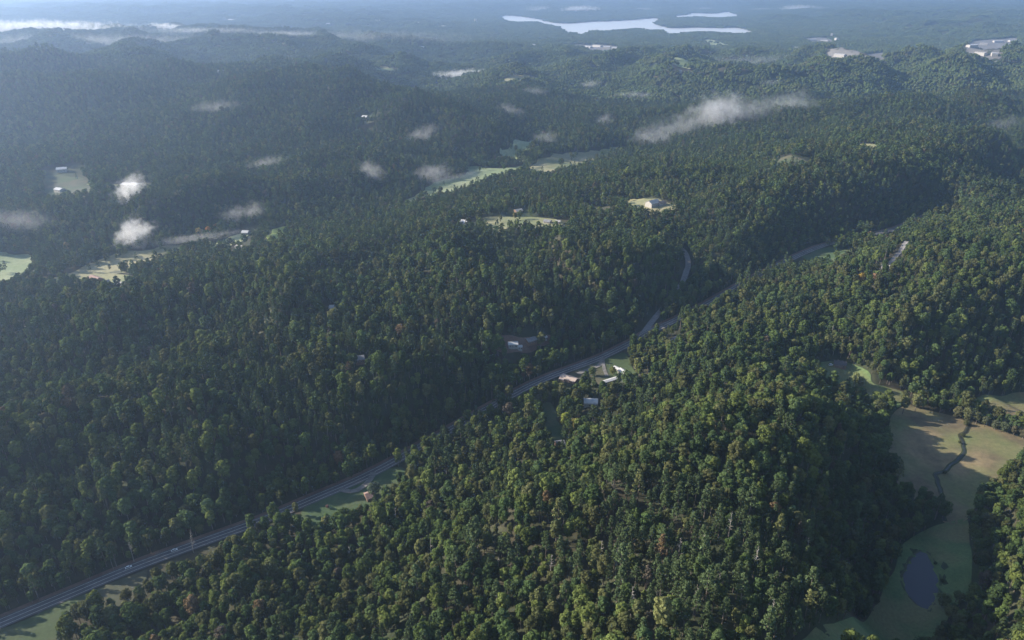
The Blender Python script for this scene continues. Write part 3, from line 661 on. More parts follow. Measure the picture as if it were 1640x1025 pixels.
def pine_tree(seed, hi=True, Ht=25):
    r = np.random.default_rng(seed); lob = []
    n = 26 if hi else 14
    z0 = Ht * r.uniform(0.38, 0.5)
    for k in range(n):
        t = k / n; z = z0 + (Ht - z0) * t; rad = (1 - t) ** 0.8 * 3.0 * r.uniform(.55, 1.2) + 0.3; a = k * 2.4 + r.uniform(-.4, .4)
        lob.append((math.cos(a) * rad, math.sin(a) * rad, z + r.uniform(-.3, .3), r.uniform(0.9, 1.5) * (1.15 - 0.5 * t)))
    return leaf_cloud(r, lob, 34 if hi else 11, 0.5 if hi else 1.0, 0.55, 0.4)
def trunk_shape(seed, Ht, r0=0.32, pine=False):
    r = random.Random(seed); m = MB(); lean = r.uniform(-.6, .6)
    top = Ht * (0.97 if pine else 0.72)
    pts = [(lean * t * t, lean * 0.5 * t, top * t) for t in (-0.1, 0.25, 0.5, 0.75, 1)]
    m.tube(pts, [r0 * 1.15, r0, r0 * .8, r0 * .55, r0 * .15], 6)
    for k in range(9 if pine else 6):
        t = r.uniform(0.35, 0.9); a = r.uniform(0, 6.28); ln = (2.4 if pine else 3.4) * (1.2 - t * 0.8)
        p = Vector((lean * t * t, lean * .5 * t, top * t)); q = p + Vector((math.cos(a) * ln, math.sin(a) * ln, 0.4 if pine else ln * 0.7))
        m.tube([p, (p + q) / 2 + Vector((0, 0, .2)), q], [r0 * .3, r0 * .2, 0.03], 4)
    return m
def set_shade(me, sh):
    a = me.attributes.new('shade', 'FLOAT', 'FACE'); a.data.foreach_set('value', np.asarray(sh, np.float32))
def raw_mesh(name, V, F, sh=None):
    me = bpy.data.meshes.new(name); V = np.asarray(V, np.float32); F = np.asarray(F, np.int32)
    me.vertices.add(len(V)); me.vertices.foreach_set('co', V.ravel()); me.loops.add(F.size); me.loops.foreach_set('vertex_index', F.ravel())
    me.polygons.add(len(F)); k = F.shape[1]; me.polygons.foreach_set('loop_start', (np.arange(len(F)) * k).astype(np.int32)); me.polygons.foreach_set('loop_total', np.full(len(F), k, np.int32))
    me.update(calc_edges=True)
    if sh is not None: set_shade(me, sh)
    return me
def tri(F): F = np.asarray(F); return F
PROTO = {}
for k in range(7): PROTO['b', k] = (broad_tree(100 + k, True, [19, 22, 17, 20, 23, 18, 21][k], [5.0, 4.6, 5.4, 4.2, 4.8, 6.0, 3.8][k], [.34, .3, .3, .4, .38, .3, .35][k]), trunk_shape(k, [19, 22, 17, 20, 23, 18, 21][k]))
for k in range(5): PROTO['p', k] = (pine_tree(200 + k, True, [25, 28, 23, 26, 22][k]), trunk_shape(20 + k, [25, 28, 23, 26, 22][k], 0.3, True))
for k in range(6): PROTO['bl', k] = (broad_tree(300 + k, False, [19, 22, 17, 20, 23, 18][k], [5.4, 5.0, 5.8, 4.6, 5.2, 6.4][k]), None)
for k in range(3): PROTO['pl', k] = (pine_tree(400 + k, False, [24, 27, 22][k]), None)
def patch(seed, size, n):
    r = np.random.default_rng(seed); VV = []; FF = []; SS = []; b = 0
    bm = bmesh.new(); bmesh.ops.create_icosphere(bm, subdivisions=2, radius=1); bv = np.array([v.co[:] for v in bm.verts]); bf = np.array([[v.index for v in f.verts] for f in bm.faces]); bm.free()
    for k in range(n):
        x, y = r.uniform(-.55, .55, 2) * size; R_ = r.uniform(2.8, 4.8); h = r.uniform(11, 18)
        v = bv * (1 + r.uniform(-.3, .3, (len(bv), 1))) * [R_, R_, R_ * 1.15] + [x, y, h - R_ * 0.7]
        keepf = bf[(bv[bf].mean(1)[:, 2] > -0.45)]
        VV.append(v); FF.append(keepf + b); SS.append(np.clip(np.full(len(keepf), r.random() * .7 + .1) + r.uniform(-.2, .2, len(keepf)), 0, 1)); b += len(v)
    return np.concatenate(VV), np.concatenate(FF), np.concatenate(SS)

# ---------------------------------------------------------------- where trees stand
def clear_mask(x, y):
    m = np.zeros(x.shape, bool)
    for ci, P in enumerate(CLEAR):
        lo = P.min(0); hi = P.max(0); c = (x > lo[0]) & (x < hi[0]) & (y > lo[1]) & (y < hi[1])
        if c.any():
            idx = np.where(c)[0]; q = inside(P, x[idx], y[idx])
            if ci in RAGGED: q &= ~((np.abs(perlin(x[idx] / 70, y[idx] / 70, 31)) < 0.014) | (perlin(x[idx] / 38, y[idx] / 38, 32) > 0.66))   # hedgerows and clumps
            m[idx] |= q
    for P, w in ROADS:
        lo = P.min(0) - w; hi = P.max(0) + w; c = (x > lo[0]) & (x < hi[0]) & (y > lo[1]) & (y < hi[1]); idx = np.where(c)[0]
        if len(idx):
            a = P[:-1]; d = P[1:] - a; q = np.stack([x[idx], y[idx]], 1)
            for k in range(0, len(idx), 4000):
                qq = q[k:k + 4000, None, :] - a[None]; t = np.clip((qq * d[None]).sum(2) / ((d ** 2).sum(1) + 1e-9)[None], 0, 1)
                m[idx[k:k + 4000]] |= (np.hypot(*(np.moveaxis(qq - t[..., None] * d[None], 2, 0))) < w).any(1)
    for cx, cy, r in CIRC: m |= (x - cx) ** 2 + (y - cy) ** 2 < r * r
    return m
def strip_px(pts):                       # extra cleared strip given by ground pixels, e.g. the near side of the road where it is seen
    CLEAR.append(gpoly(pts))
for s_ in ([(228, 914), (330, 872), (350, 886), (245, 938)], [(330, 872), (425, 834), (432, 843), (345, 884)], [(425, 834), (500, 800), (500, 812), (430, 850)],
           [(818, 640), (880, 608), (965, 575), (1010, 553), (1014, 566), (968, 590), (905, 618), (826, 652)], [(1050, 530), (1095, 508), (1100, 520), (1060, 545)], [(1120, 495), (1175, 463), (1178, 474), (1124, 507)],
           [(1268, 419), (1322, 391), (1326, 412), (1275, 438)], [(1395, 376), (1442, 364), (1444, 384), (1398, 394)], [(1018, 560), (1038, 555), (1050, 530), (1035, 520)],
           [(500, 806), (605, 758), (640, 752), (640, 775), (560, 800), (500, 820)]): strip_px(s_)
CLEAR.append(lake1); CLEAR.append(lake2)
def scatter(y0, y1, step, seed, margin=1.06):
    r = np.random.default_rng(seed); X = []; Y = []
    hw = lambda y: y * 0.80 * margin + 140
    W = hw(y1)
    gx, gy = np.meshgrid(np.arange(-W, W, step), np.arange(y0, y1, step)); gx = gx.ravel(); gy = gy.ravel()
    gx = gx + r.uniform(-.48, .48, gx.shape) * step; gy = gy + r.uniform(-.48, .48, gy.shape) * step
    k = np.abs(gx) < hw(gy); gx, gy = gx[k], gy[k]; k = ~clear_mask(gx, gy); return gx[k], gy[k]
def pine_share(x, y):
    px, py, _ = project(x, y, H(x, y) + 15)
    s = 0.18 + 0.55 * fbm(x / 130, y / 130, 88, 2)
    s += 0.55 * np.exp(-(((px - 1150) / 190) ** 2 + ((py - 900) / 130) ** 2)) + 0.3 * np.exp(-(((px - 520) / 160) ** 2 + ((py - 640) / 70) ** 2))
    s -= 0.5 * np.exp(-(((px - 1620) / 120) ** 2 + ((py - 880) / 150) ** 2)) + 0.3 * np.exp(-(((px - 500) / 300) ** 2 + ((py - 930) / 120) ** 2))
    return np.clip(s, 0.03, 0.9)
PAL = np.array([(0.068, 0.100, 0.044), (0.054, 0.086, 0.042), (0.084, 0.110, 0.046), (0.070, 0.080, 0.046), (0.048, 0.076, 0.042), (0.096, 0.122, 0.050), (0.080, 0.086, 0.050), (0.062, 0.092, 0.050)])
def tints(x, y, seed, pine=False):
    r = np.random.default_rng(seed); n = len(x)
    s = np.clip(0.5 + 0.65 * fbm(x / 130, y / 130, 21, 3) + r.normal(0, 0.24, n), 0, 0.999)
    c = PAL[(s * len(PAL)).astype(int)] * r.uniform(0.72, 1.3, (n, 1)) * np.array([1.12, 1.1, 0.8])
    if pine: c = np.array([(0.066, 0.092, 0.042)]) * r.uniform(0.75, 1.3, (n, 1)) * np.array([1, 1, 1])
    rare = r.random(n); c[rare > 0.998] = (0.14, 0.10, 0.055); c[(rare > 0.97) & (rare < 0.993)] = (0.14, 0.15, 0.06); c[rare < 0.005] = (0.10, 0.085, 0.065)
    return c

# named autumn or bright trees: (px, py of the trunk foot, height scale, tint, label)
SPECIAL = [(905, 690, 1.05, (0.21, 0.24, 0.05), 'bright yellow green tree below and left of the arched white barn'),
           (922, 694, 0.95, (0.22, 0.20, 0.06), 'gold green tree just below the arched white barn'),
           (1378, 456, 0.9, (0.28, 0.20, 0.05), 'golden tree near the foot of the straight hillside lane'),
           (1398, 458, 0.9, (0.24, 0.15, 0.09), 'orange brown tree beside the golden one at the hillside lane'),
           (336, 382, 1.1, (0.42, 0.20, 0.06), 'orange autumn tree by the river meadow'),
           (322, 384, 1.2, (0.30, 0.24, 0.08), 'yellow green tree left of the orange autumn tree'),
           (349, 374, 1.0, (0.36, 0.22, 0.12), 'pale orange tree right of the orange autumn tree'),
           (110, 408, 1.1, (0.22, 0.17, 0.07), 'yellowish tree at the wood edge above the river meadow at left'),
           (1368, 622, 1.0, (0.15, 0.17, 0.07), 'light green tree on the lawn below the dark roofed farmhouse'),
           (1356, 622, 0.6, (0.04, 0.06, 0.035), 'small dark conical tree on the lawn below the dark roofed farmhouse'),
           (1377, 622, 0.8, (0.17, 0.18, 0.09), 'pale small tree at the lawn edge by the farmhouse'),
           (1445, 664, 1.15, (0.14, 0.15, 0.06), 'big light green tree where the lawn meets the brown pasture'),
           (1465, 660, 1.15, (0.13, 0.14, 0.06), 'wide light green tree right of the big one above the pasture'),
           (1532, 670, 0.85, (0.12, 0.12, 0.06), 'leftmost bushy tree of the hedgerow across the pasture'),
           (1547, 676, 0.9, (0.12, 0.13, 0.06), 'second bushy tree of the hedgerow across the pasture'),
           (1562, 680, 0.8, (0.09, 0.10, 0.05), 'third bushy tree of the hedgerow, dark green'),
           (1576, 684, 0.7, (0.09, 0.10, 0.055), 'fourth tree of the hedgerow across the pasture'),
           (1592, 689, 0.7, (0.08, 0.09, 0.05), 'fifth tree of the hedgerow across the pasture'),
           (1606, 693, 0.7, (0.09, 0.11, 0.06), 'sixth tree of the hedgerow across the pasture'),
           (1622, 699, 0.65, (0.09, 0.085, 0.05), 'seventh tree of the hedgerow near the photo edge'),
           (1637, 704, 0.65, (0.11, 0.10, 0.06), 'last hedgerow tree at the right photo edge'),
           (1546, 682, 0.5, (0.08, 0.085, 0.04), 'small bush at the top of the pasture stream'),
           (1541, 700, 0.35, (0.07, 0.08, 0.04), 'low bush on the left bank of the pasture stream'),
           (1536, 712, 0.3, (0.07, 0.08, 0.04), 'low bush in the upper bend of the pasture stream'),
           (1512, 760, 0.3, (0.07, 0.08, 0.04), 'low bush in the lower bend of the pasture stream'),
           (1508, 972, 0.75, (0.12, 0.14, 0.055), 'bright tree beside the pond foot'),
           (1520, 992, 0.7, (0.13, 0.14, 0.055), 'yellow green tree below the pond foot tree'), (1530, 965, 0.6, (0.10, 0.13, 0.05), 'green tree right of the pond foot'),
           (1497, 905, 0.25, (0.05, 0.07, 0.03), 'small bush on the upper right bank of the pond'),
           (1508, 932, 0.25, (0.05, 0.07, 0.03), 'small bush on the right bank of the pond'),
           (600, 796, 0.85, (0.085, 0.11, 0.075), 'grey green tree on the lawn beside the rusty roofed cottage'),
           (525, 815, 0.3, (0.16, 0.10, 0.09), 'small reddish bush in the middle of the roadside lawn'),
           (866, 559, 1.15, (0.13, 0.14, 0.06), 'tall pale green tree right of the dirt clearing houses'),
           (948, 603, 0.7, (0.10, 0.13, 0.05), 'green tree standing in the farmyard'),
           (981, 601, 0.6, (0.15, 0.16, 0.05), 'small yellow green tree in the farmyard left of the barn'),
           (825, 354, 0.8, (0.15, 0.14, 0.05), 'lone dark yellow tree in the plateau clearing'),
           (826, 245, 1.0, (0.07, 0.09, 0.04), 'lone dark tree in the far river meadow'),
           (1056, 388, 0.9, (0.22, 0.21, 0.05), 'yellow tree on the ridge left of the side road'),
           (545, 748, 0.95, (0.20, 0.12, 0.07), 'rusty topped slender tree on the slope above the loop drive')]
def to_obj(me_pair, key):
    (Vv, Ff, sh), tr = me_pair
    c = raw_mesh('crown', Vv, Ff, sh); c.materials.append(M['needle'] if key[0][0] == 'p' else M['leaf'])
    t = None
    if tr is not None: t = mesh_from('trunk', tr.v, tr.f); t.materials.append(M['bark'])
    return c, t
TM = {k: to_obj(v, k) for k, v in PROTO.items() if k[0] in ('b', 'p')}
def place_tree(name, key, x, y, s, rz, tint, label, cat, group=None):
    c, t = TM[key]; e = empty(name, (x, y, float(H(x, y)) - 0.2), rz); e.scale = s if isinstance(s, tuple) else (s, s, s); tag(e, label, cat, group)
    o = bpy.data.objects.new('crown', c); COL.objects.link(o); o.parent = e; o['tint'] = tuple(float(v) for v in tint)
    o = bpy.data.objects.new('trunk', t); COL.objects.link(o); o.parent = e
    return e
for i, (px, py, s, tn, lb) in enumerate(SPECIAL):
    g_ = ground(px, py); conic = 'conical' in lb; bush = s < 0.55
    place_tree('bush' if bush else 'tree', ('p', 0) if conic else ('b', [0, 2, 5, 3][i % 4]), g_[0], g_[1], (s * 1.2, s * 1.2, s * (0.75 if bush else 0.95)) if s < 0.9 else s, i * 1.7, tn, lb, 'bush' if bush else 'tree')
    if not bush: CIRC.append((g_[0], g_[1], 4.5))

NEAR, MID, FAR = 950.0, 2500.0, 5200.0
x1, y1 = scatter(180, NEAR, 6.5, 1)
ps = pine_share(x1, y1); isp = rng.random(len(x1)) < ps
tn1 = tints(x1, y1, 2); tnp = tints(x1, y1, 3, True); tn1[isp] = tnp[isp]
sc1 = rng.uniform(0.44, 0.86, len(x1)) + 0.55 * rng.random(len(x1)) ** 5; rot1 = rng.uniform(0, 6.28, len(x1))
z1 = H(x1, y1); tx, ty, td = project(x1, y1, z1 + 17 * sc1)
vis = (tx > 5) & (tx < 1635) & (ty > 5) & (ty < 1020)
order = np.argsort(td - 400 * (sc1 - 1) * 0.3); order = order[vis[order]]
ib = [i for i in order if not isp[i]][:290]; ip = [i for i in order if isp[i]][:150]
ZN = [(120, 'in the lower left corner below the meadow'), (240, 'at the grove tip beside the roadside meadow'), (340, 'at the bottom edge right of the roadside meadow'), (450, 'at the bottom edge beneath the two cars'),
      (560, 'at the bottom edge below the roadside lawn'), (660, 'at the bottom edge below the loop drive'), (770, 'at the foot of the sunlit hill'), (870, 'on the left flank of the sunlit hill'),
      (960, 'at the bottom edge below the arched barn'), (1060, 'on the sunlit hill crest at the bottom'), (1150, 'just right of the sunlit hill crest'), (1240, 'where the hill falls into shade'),
      (1340, 'on the dark slope left of the pond bank'), (1500, 'in the dark wood left of the pond'), (1580, 'in the sunlit wood below the pond'), (9999, 'in the sunlit wood at the lower right corner')]
def zone(px, py):
    z = next(n for lim, n in ZN if px < lim)
    return z
def tone(c):
    return 'rusty' if c[0] > c[1] * 1.1 else 'yellow green' if c[0] > 0.13 else 'olive' if c[0] > c[1] * 0.95 else 'light green' if c[1] > 0.115 else 'dark green' if c[1] < 0.08 else 'green'
for i in ib:
    place_tree('broadleaf_tree', ('b', i % 7), x1[i], y1[i], float(sc1[i]), rot1[i], tn1[i], '%s %s broadleaf %s' % ('tall' if sc1[i] > 0.98 else 'small' if sc1[i] < 0.78 else 'middling', tone(tn1[i]), zone(tx[i], ty[i])), 'tree', 'broadleaf trees ' + zone(tx[i], ty[i]))
for i in ip:
    place_tree('pine_tree', ('p', i % 5), x1[i], y1[i], float(sc1[i]), rot1[i], tn1[i], '%s %s pine %s' % ('tall' if sc1[i] > 0.98 else 'small' if sc1[i] < 0.78 else 'middling', tone(tn1[i]), zone(tx[i], ty[i])), 'pine tree', 'pine trees ' + zone(tx[i], ty[i]))
used = np.zeros(len(x1), bool); used[ib] = True; used[ip] = True

def dead_shape(seed):
    r = random.Random(seed); m = MB(); Ht = r.uniform(17, 22); m.tube([(0, 0, -1), (.2, .1, Ht * .5), (.1, .4, Ht)], [0.32, 0.22, 0.04], 6)
    for k in range(20):
        t = r.uniform(.35, .95); a = r.uniform(0, 6.28); ln = 3.6 * (1.15 - t); p = Vector((.2 * t, .4 * t * t, Ht * t)); q = p + Vector((math.cos(a) * ln, math.sin(a) * ln, ln * .6))
        m.tube([p, (p + q) / 2 + Vector((r.uniform(-.2, .2), r.uniform(-.2, .2), .15)), q], [.13, .09, .03], 4)
    return m
M['dead'] = noise_mat('bleached dead wood', (0.22, 0.20, 0.18), (0.36, 0.33, 0.30), 0.6)
DM = []
for k in range(4):
    q = dead_shape(k); me = mesh_from('dead_tree', q.v, q.f); me.materials.append(M['dead']); DM.append(me)
DEAD = [(1122, 905), (1148, 960), (985, 930), (1238, 955), (1205, 925), (1110, 985), (1290, 905), (962, 905), (1232, 1015), (560, 905), (636, 852), (690, 898), (1085, 905), (1325, 925), (1165, 870), (800, 930), (1010, 990), (215, 900), (310, 885), (1330, 545), (880, 935), (1480, 575)]
for i, (px, py) in enumerate(DEAD):
    g_ = ground(px, py); o = bpy.data.objects.new('dead_tree', DM[i % 4]); COL.objects.link(o); o.location = (g_[0], g_[1], g_[2]); o.rotation_euler = (R(3 * (i % 3) - 3), 0, i * 1.3); o.scale = (1, 1, 1.05 + 0.06 * (i % 3))
    tag(o, 'bare pale dead tree standing ' + ('%s' % zone(px, py) if py > 840 else 'in the forest beside the road' if px < 700 else 'on the right hand hill'), 'dead tree', 'bleached dead trees')
# forests: one object each, holding the tree points and its own tree shapes, instanced by geometry nodes
def forest(name, label, keys, pts, s, rz, tint, mats, tilt=None, cat='forest'):
    n = len(pts); VV = [pts]; kinds = [np.full(n, -1)]; faces = []; b = n; shades = []; mi = []
    for k, (shape, tr) in enumerate(keys):
        Vv, Ff, sh = shape
        VV.append(Vv); faces += [list(f) for f in (Ff + b)]; shades += list(sh); mi += [0] * len(Ff); kinds.append(np.full(len(Vv), k)); b += len(Vv)
        if tr is not None:
            VV.append(np.array([tuple(v) for v in tr.v])); faces += [[q + b for q in f] for f in tr.f]; shades += [.5] * len(tr.f); mi += [1] * len(tr.f); kinds.append(np.full(len(tr.v), k)); b += len(tr.v)
    VV = np.concatenate(VV); kinds = np.concatenate(kinds)
    me = bpy.data.meshes.new(name); me.from_pydata(VV.tolist(), [], faces); me.update()
    for m in mats: me.materials.append(m)
    me.polygons.foreach_set('material_index', mi); set_shade(me, shades)
    a = me.attributes.new('kind_id', 'INT', 'POINT'); a.data.foreach_set('value', kinds.astype(np.int32))
    pad = len(VV) - n
    a = me.attributes.new('rot', 'FLOAT_VECTOR', 'POINT'); rv = np.zeros((len(VV), 3), np.float32); rv[:n, 2] = rz
    if tilt is not None: rv[:n, 0] = tilt[0]; rv[:n, 1] = tilt[1]; rv[:n, 2] = 0
    a.data.foreach_set('vector', rv.ravel())
    a = me.attributes.new('scl', 'FLOAT_VECTOR', 'POINT'); sv_ = np.ones((len(VV), 3), np.float32); sv_[:n] = s; a.data.foreach_set('vector', sv_.ravel())
    a = me.attributes.new('tint', 'FLOAT_VECTOR', 'POINT'); tv = np.zeros((len(VV), 3), np.float32); tv[:n] = tint; a.data.foreach_set('vector', tv.ravel())
    a = me.attributes.new('pick', 'INT', 'POINT'); pk = np.zeros(len(VV), np.int32); pk[:n] = rng.integers(0, len(keys), n); a.data.foreach_set('value', pk)
    ng = bpy.data.node_groups.new(name, 'GeometryNodeTree')
    ng.interface.new_socket('Geometry', in_out='INPUT', socket_type='NodeSocketGeometry'); ng.interface.new_socket('Geometry', in_out='OUTPUT', socket_type='NodeSocketGeometry')
    gi = ng.nodes.new('NodeGroupInput'); go = ng.nodes.new('NodeGroupOutput'); L = ng.links
    def named(nm, tp): q = ng.nodes.new('GeometryNodeInputNamedAttribute'); q.data_type = tp; q.inputs['Name'].default_value = nm; return q.outputs[0]
    kid = named('kind_id', 'INT')
    def sep(val):
        c = ng.nodes.new('FunctionNodeCompare'); c.data_type = 'INT'; c.operation = 'EQUAL'; L.new(kid, c.inputs[2]); c.inputs[3].default_value = val
        s_ = ng.nodes.new('GeometryNodeSeparateGeometry'); s_.domain = 'POINT'; L.new(gi.outputs[0], s_.inputs[0]); L.new(c.outputs[0], s_.inputs[1]); return s_.outputs[0]
    g2i = ng.nodes.new('GeometryNodeGeometryToInstance')
    for k in range(len(keys)): L.new(sep(k), g2i.inputs[0])
    iop = ng.nodes.new('GeometryNodeInstanceOnPoints'); L.new(sep(-1), iop.inputs['Points']); L.new(g2i.outputs[0], iop.inputs['Instance']); iop.inputs['Pick Instance'].default_value = True
    L.new(named('pick', 'INT'), iop.inputs['Instance Index']); L.new(named('rot', 'FLOAT_VECTOR'), iop.inputs['Rotation']); L.new(named('scl', 'FLOAT_VECTOR'), iop.inputs['Scale'])
    L.new(iop.outputs[0], go.inputs[0])
    o = bpy.data.objects.new(name, me); COL.objects.link(o); md = o.modifiers.new('trees', 'NODES'); md.node_group = ng
    tag(o, label, cat, kind='stuff'); return o
LM = [M['leaf'], M['bark']]; PM = [M['needle'], M['bark']]
def P3(x, y): return np.column_stack([x, y, H(x, y) - 0.2])
k = ~isp & ~used; forest('broadleaf_forest', 'broadleaf forest covering the near hills on both sides of the highway', [PROTO['b', j] for j in range(7)], P3(x1[k], y1[k]), sc1[k, None], rot1[k], tn1[k], LM)
k = isp & ~used; forest('pine_forest', 'pines scattered through the near hills', [PROTO['p', j] for j in range(5)], P3(x1[k], y1[k]), sc1[k, None], rot1[k], tn1[k], PM)
x2, y2 = scatter(NEAR, MID, 6.9, 11)
ps2 = rng.random(len(x2)) < pine_share(x2, y2); tn2 = tints(x2, y2, 12); tq = tints(x2, y2, 13, True); tn2[ps2] = tq[ps2]
s2 = rng.uniform(0.46, 0.84, len(x2)) + 0.4 * rng.random(len(x2)) ** 5; r2 = rng.uniform(0, 6.28, len(x2))
k = ~ps2; forest('broadleaf_forest', 'broadleaf forest on the plateau and the hills beyond the river', [PROTO['bl', j] for j in range(6)], P3(x2[k], y2[k]), s2[k, None], r2[k], tn2[k], LM)
k = ps2; forest('pine_forest', 'pines on the plateau and the middle hills', [PROTO['pl', j] for j in range(3)], P3(x2[k], y2[k]), s2[k, None], r2[k], tn2[k], PM)
def patches(y0, y1, size, n, name, label, sd):
    x, y = scatter(y0, y1, size, sd, 1.0)
    e_ = size * 0.5; gx = (H(x + e_, y) - H(x - e_, y)) / (2 * e_); gy = (H(x, y + e_) - H(x, y - e_)) / (2 * e_)
    rt = (np.arctan(gy), -np.arctan(gx)); tn = tints(x, y, sd + 1)
    tn = tn * 0.5 + tn.mean(0) * 0.5
    pr = [(patch(sd * 10 + j, size, n), None) for j in range(6)]
    forest(name, label, pr, P3(x, y), np.ones((len(x), 1)) * rng.uniform(.85, 1.15, (len(x), 1)), np.zeros(len(x)), tn, LM, tilt=rt)
patches(MID, FAR, 26, 20, 'distant_forest', 'hazy forest of the far ridges', 60)
patches(FAR, 15000, 60, 80, 'distant_forest', 'farthest bluish woods around and beyond the lake', 70)
print('trees', len(x1), len(x2))

# ---------------------------------------------------------------- morning mist patches
def mist_mat(name, dens, seed, sc):
    m, nt, out = new_mat(name); L = nt.links
    v = N(nt, 'ShaderNodeVolumePrincipled'); v.inputs['Color'].default_value = (0.95, 0.95, 0.97, 1); v.inputs['Anisotropy'].default_value = 0.3
    tc = N(nt, 'ShaderNodeTexCoord'); ln = N(nt, 'ShaderNodeVectorMath', operation='LENGTH'); L.new(tc.outputs['Object'], ln.inputs[0])
    mp = N(nt, 'ShaderNodeMapping'); mp.inputs['Location'].default_value = (seed * 3.1, seed, 0); L.new(tc.outputs['Object'], mp.inputs[0]); mp.inputs['Scale'].default_value = sc
    t = N(nt, 'ShaderNodeTexNoise'); t.inputs['Scale'].default_value = 1.0; t.inputs['Detail'].default_value = 6; t.inputs['Roughness'].default_value = 0.78; L.new(mp.outputs[0], t.inputs['Vector'])
    a = N(nt, 'ShaderNodeMapRange'); a.inputs[1].default_value = 0.15; a.inputs[2].default_value = 1.0; a.inputs[3].default_value = 0.17; a.inputs[4].default_value = -0.22; L.new(ln.outputs['Value'], a.inputs[0])
    s = N(nt, 'ShaderNodeMath', operation='ADD'); L.new(t.outputs[0], s.inputs[0]); L.new(a.outputs[0], s.inputs[1])
    r = N(nt, 'ShaderNodeMapRange'); r.inputs[1].default_value = 0.43; r.inputs[2].default_value = 0.85; r.inputs[3].default_value = 0; r.inputs[4].default_value = dens; L.new(s.outputs[0], r.inputs[0])
    L.new(r.outputs[0], v.inputs['Density']); L.new(v.outputs[0], out.inputs['Volume']); return m
bm = bmesh.new(); bmesh.ops.create_icosphere(bm, subdivisions=3, radius=1.0); ico = bpy.data.meshes.new('mist_patch'); bm.to_mesh(ico); bm.free()
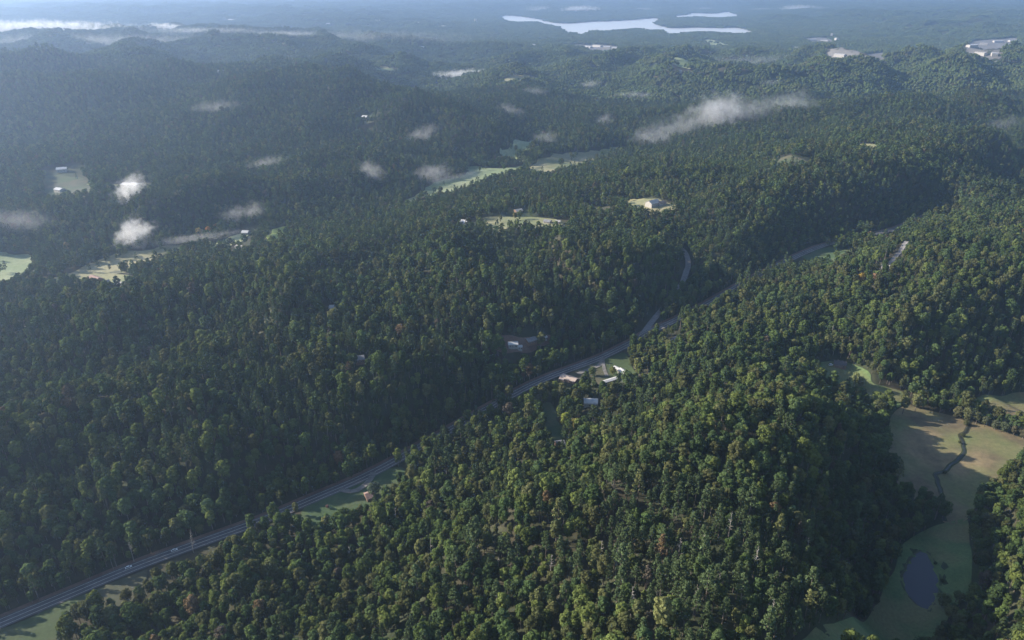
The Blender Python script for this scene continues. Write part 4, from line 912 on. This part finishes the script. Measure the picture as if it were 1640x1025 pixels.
MIST = [(216, 378, 34, 24, 35, 1.0, 'dense rounded white mist puff over the river meadow at left'), (207, 314, 38, 18, 48, 0.7, 'slanting wisp of mist above the dense white puff'),
        (378, 352, 26, 14, 10, .5, 'left one of two faint mist puffs near the orange tree'), (408, 345, 16, 16, 40, .45, 'right one of two faint mist puffs near the orange tree'),
        (596, 280, 22, 18, -30, .6, 'mist puff on the dark slope left of the river meadows'), (686, 284, 34, 17, 15, .6, 'mist puff beside the green river meadows'),
        (672, 222, 34, 14, 25, .45, 'thin mist wisp on the wooded hill at centre'), (425, 270, 34, 10, 15, .35, 'faint mist over the small pale clearing'),
        (345, 178, 40, 12, 5, .3, 'faint mist on the ridge beyond the river at left'), (730, 124, 62, 9, 5, .8, 'bright flat mist strip low in the far valley'),
(1088, 206, 40, 22, 30, .6, 'lower left lobe of the long cloud bank over the woods'), (1150, 182, 46, 30, 15, .75, 'thickest lobe of the long cloud bank over the woods'),
        (1208, 178, 46, 22, 0, .6, 'flat middle lobe of the long cloud bank over the woods'), (1266, 168, 38, 22, 8, .65, 'right end lobe of the long cloud bank over the woods'), (1240, 98, 130, 9, 0, .3, 'thin blue haze layer left of the quarry yard'),
        (150, 66, 230, 12, 0, .35, 'wide thin mist layer below the upper left fog bank'), (560, 60, 190, 12, 0, .3, 'wide thin mist layer below the distant town'),
        (1042, 222, 36, 24, 25, .6, 'mist puff at the lower left end of the long cloud bank'), (1018, 158, 32, 8, 0, .5, 'flat pale wisp above the river meadows'),
        (944, 140, 18, 8, 5, .6, 'small pale puff left of the flat wisp'), (965, 198, 18, 12, 30, .4, 'small faint puff above the far river meadow'), (870, 228, 22, 12, 10, .4, 'faint puff by the far end of the river meadow'),
        (855, 152, 20, 8, 0, .3, 'very faint puff above the middle hills'), (1238, 138, 20, 6, 0, .4, 'tiny puff above the right half of the cloud bank'),
        (1600, 205, 30, 14, 20, .3, 'faint mist beyond the high ridge at right'), (20, 358, 60, 22, 0, .3, 'faint mist at the left edge above the hay field'), (820, 182, 24, 10, -20, .35, 'faint wisp on the ridge at top centre'),
        (300, 396, 95, 8, 8, .35, 'thin low mist lying along the river meadow at left'), (720, 296, 60, 6, 12, .25, 'thin low mist lying on the green river meadows'),
        (930, 15, 34, 6, 0, .9, 'brightest small cloud behind the left part of the lake'), (870, 14, 28, 5, 0, .6, 'small cloud left of the brightest one behind the lake'), (1030, 16, 14, 3, 0, .6, 'tiny cloud above the middle of the lake'),
        (1280, 13, 34, 5, 0, .9, 'bright small cloud right of the lake'), (1220, 16, 20, 3, 0, .5, 'faint cloud left of the bright one at right of the lake'), (1312, 14, 16, 3, 0, .5, 'faint cloud right of the bright one at right of the lake'), (1128, 15, 14, 3, 0, .5, 'tiny cloud above the upper arm of the lake'),
        (60, 44, 160, 11, 0, .9, 'long bright fog bank at the upper left edge'), (262, 45, 36, 7, 0, 1.0, 'bright domed cloud in the upper left valley'), (330, 52, 90, 5, -3, .5, 'thin fog trailing right of the domed cloud'), (450, 58, 60, 5, -4, .4, 'thin fog at the right end of the upper left valley')]
for i, (px, py, w, h_, ang, dn, lb) in enumerate(MIST):
    g_ = ground(px, py + h_ * 0.5); dep = project(*g_)[2]; mpx = dep / F_PX
    aw, ah = w * mpx * (1.4 if dn >= .7 else 1.7), h_ * mpx * 1.5; up = max(ah * 0.75, 25)
    dr = ray(px, py); t_ = (np.hypot(g_[0], g_[1]) - ah * 0.2) / math.hypot(dr[0], dr[1]); c = dr * t_; zc = max(c[2] + CAM_H, float(H(c[0], c[1])) + 18)
    o = link_mesh('mist_patch', ico.copy(), mist_mat('mist', (2.6 if dn >= 0.7 else 1.0) * dn / ah * (1.0), i + 1, (max(1.0, 2.2 * aw / ah), 2.2, 2.2)))
    o.location = (c[0], c[1], zc); o.rotation_euler = (0, -R(ang) if py > 100 else 0, 0); o.scale = (aw, ah * 1.2, ah)
    tag(o, lb, 'mist' if py > 25 else 'cloud', 'patches of morning mist')
# ---------------------------------------------------------------- haze
hz = MB().box(-30000, 30000, -400, 27500, -40, max(430.0, float(GZ.max()) + 30)).build('haze', [], None)
mh, nt, out = new_mat('haze'); v = N(nt, 'ShaderNodeVolumePrincipled'); v.inputs['Color'].default_value = (*HAZE_COLOR, 1); v.inputs['Density'].default_value = HAZE_DENSITY; v.inputs['Anisotropy'].default_value = 0.6
nt.links.new(v.outputs[0], out.inputs['Volume']); hz.data.materials.append(mh); tag(hz, kind='stuff')
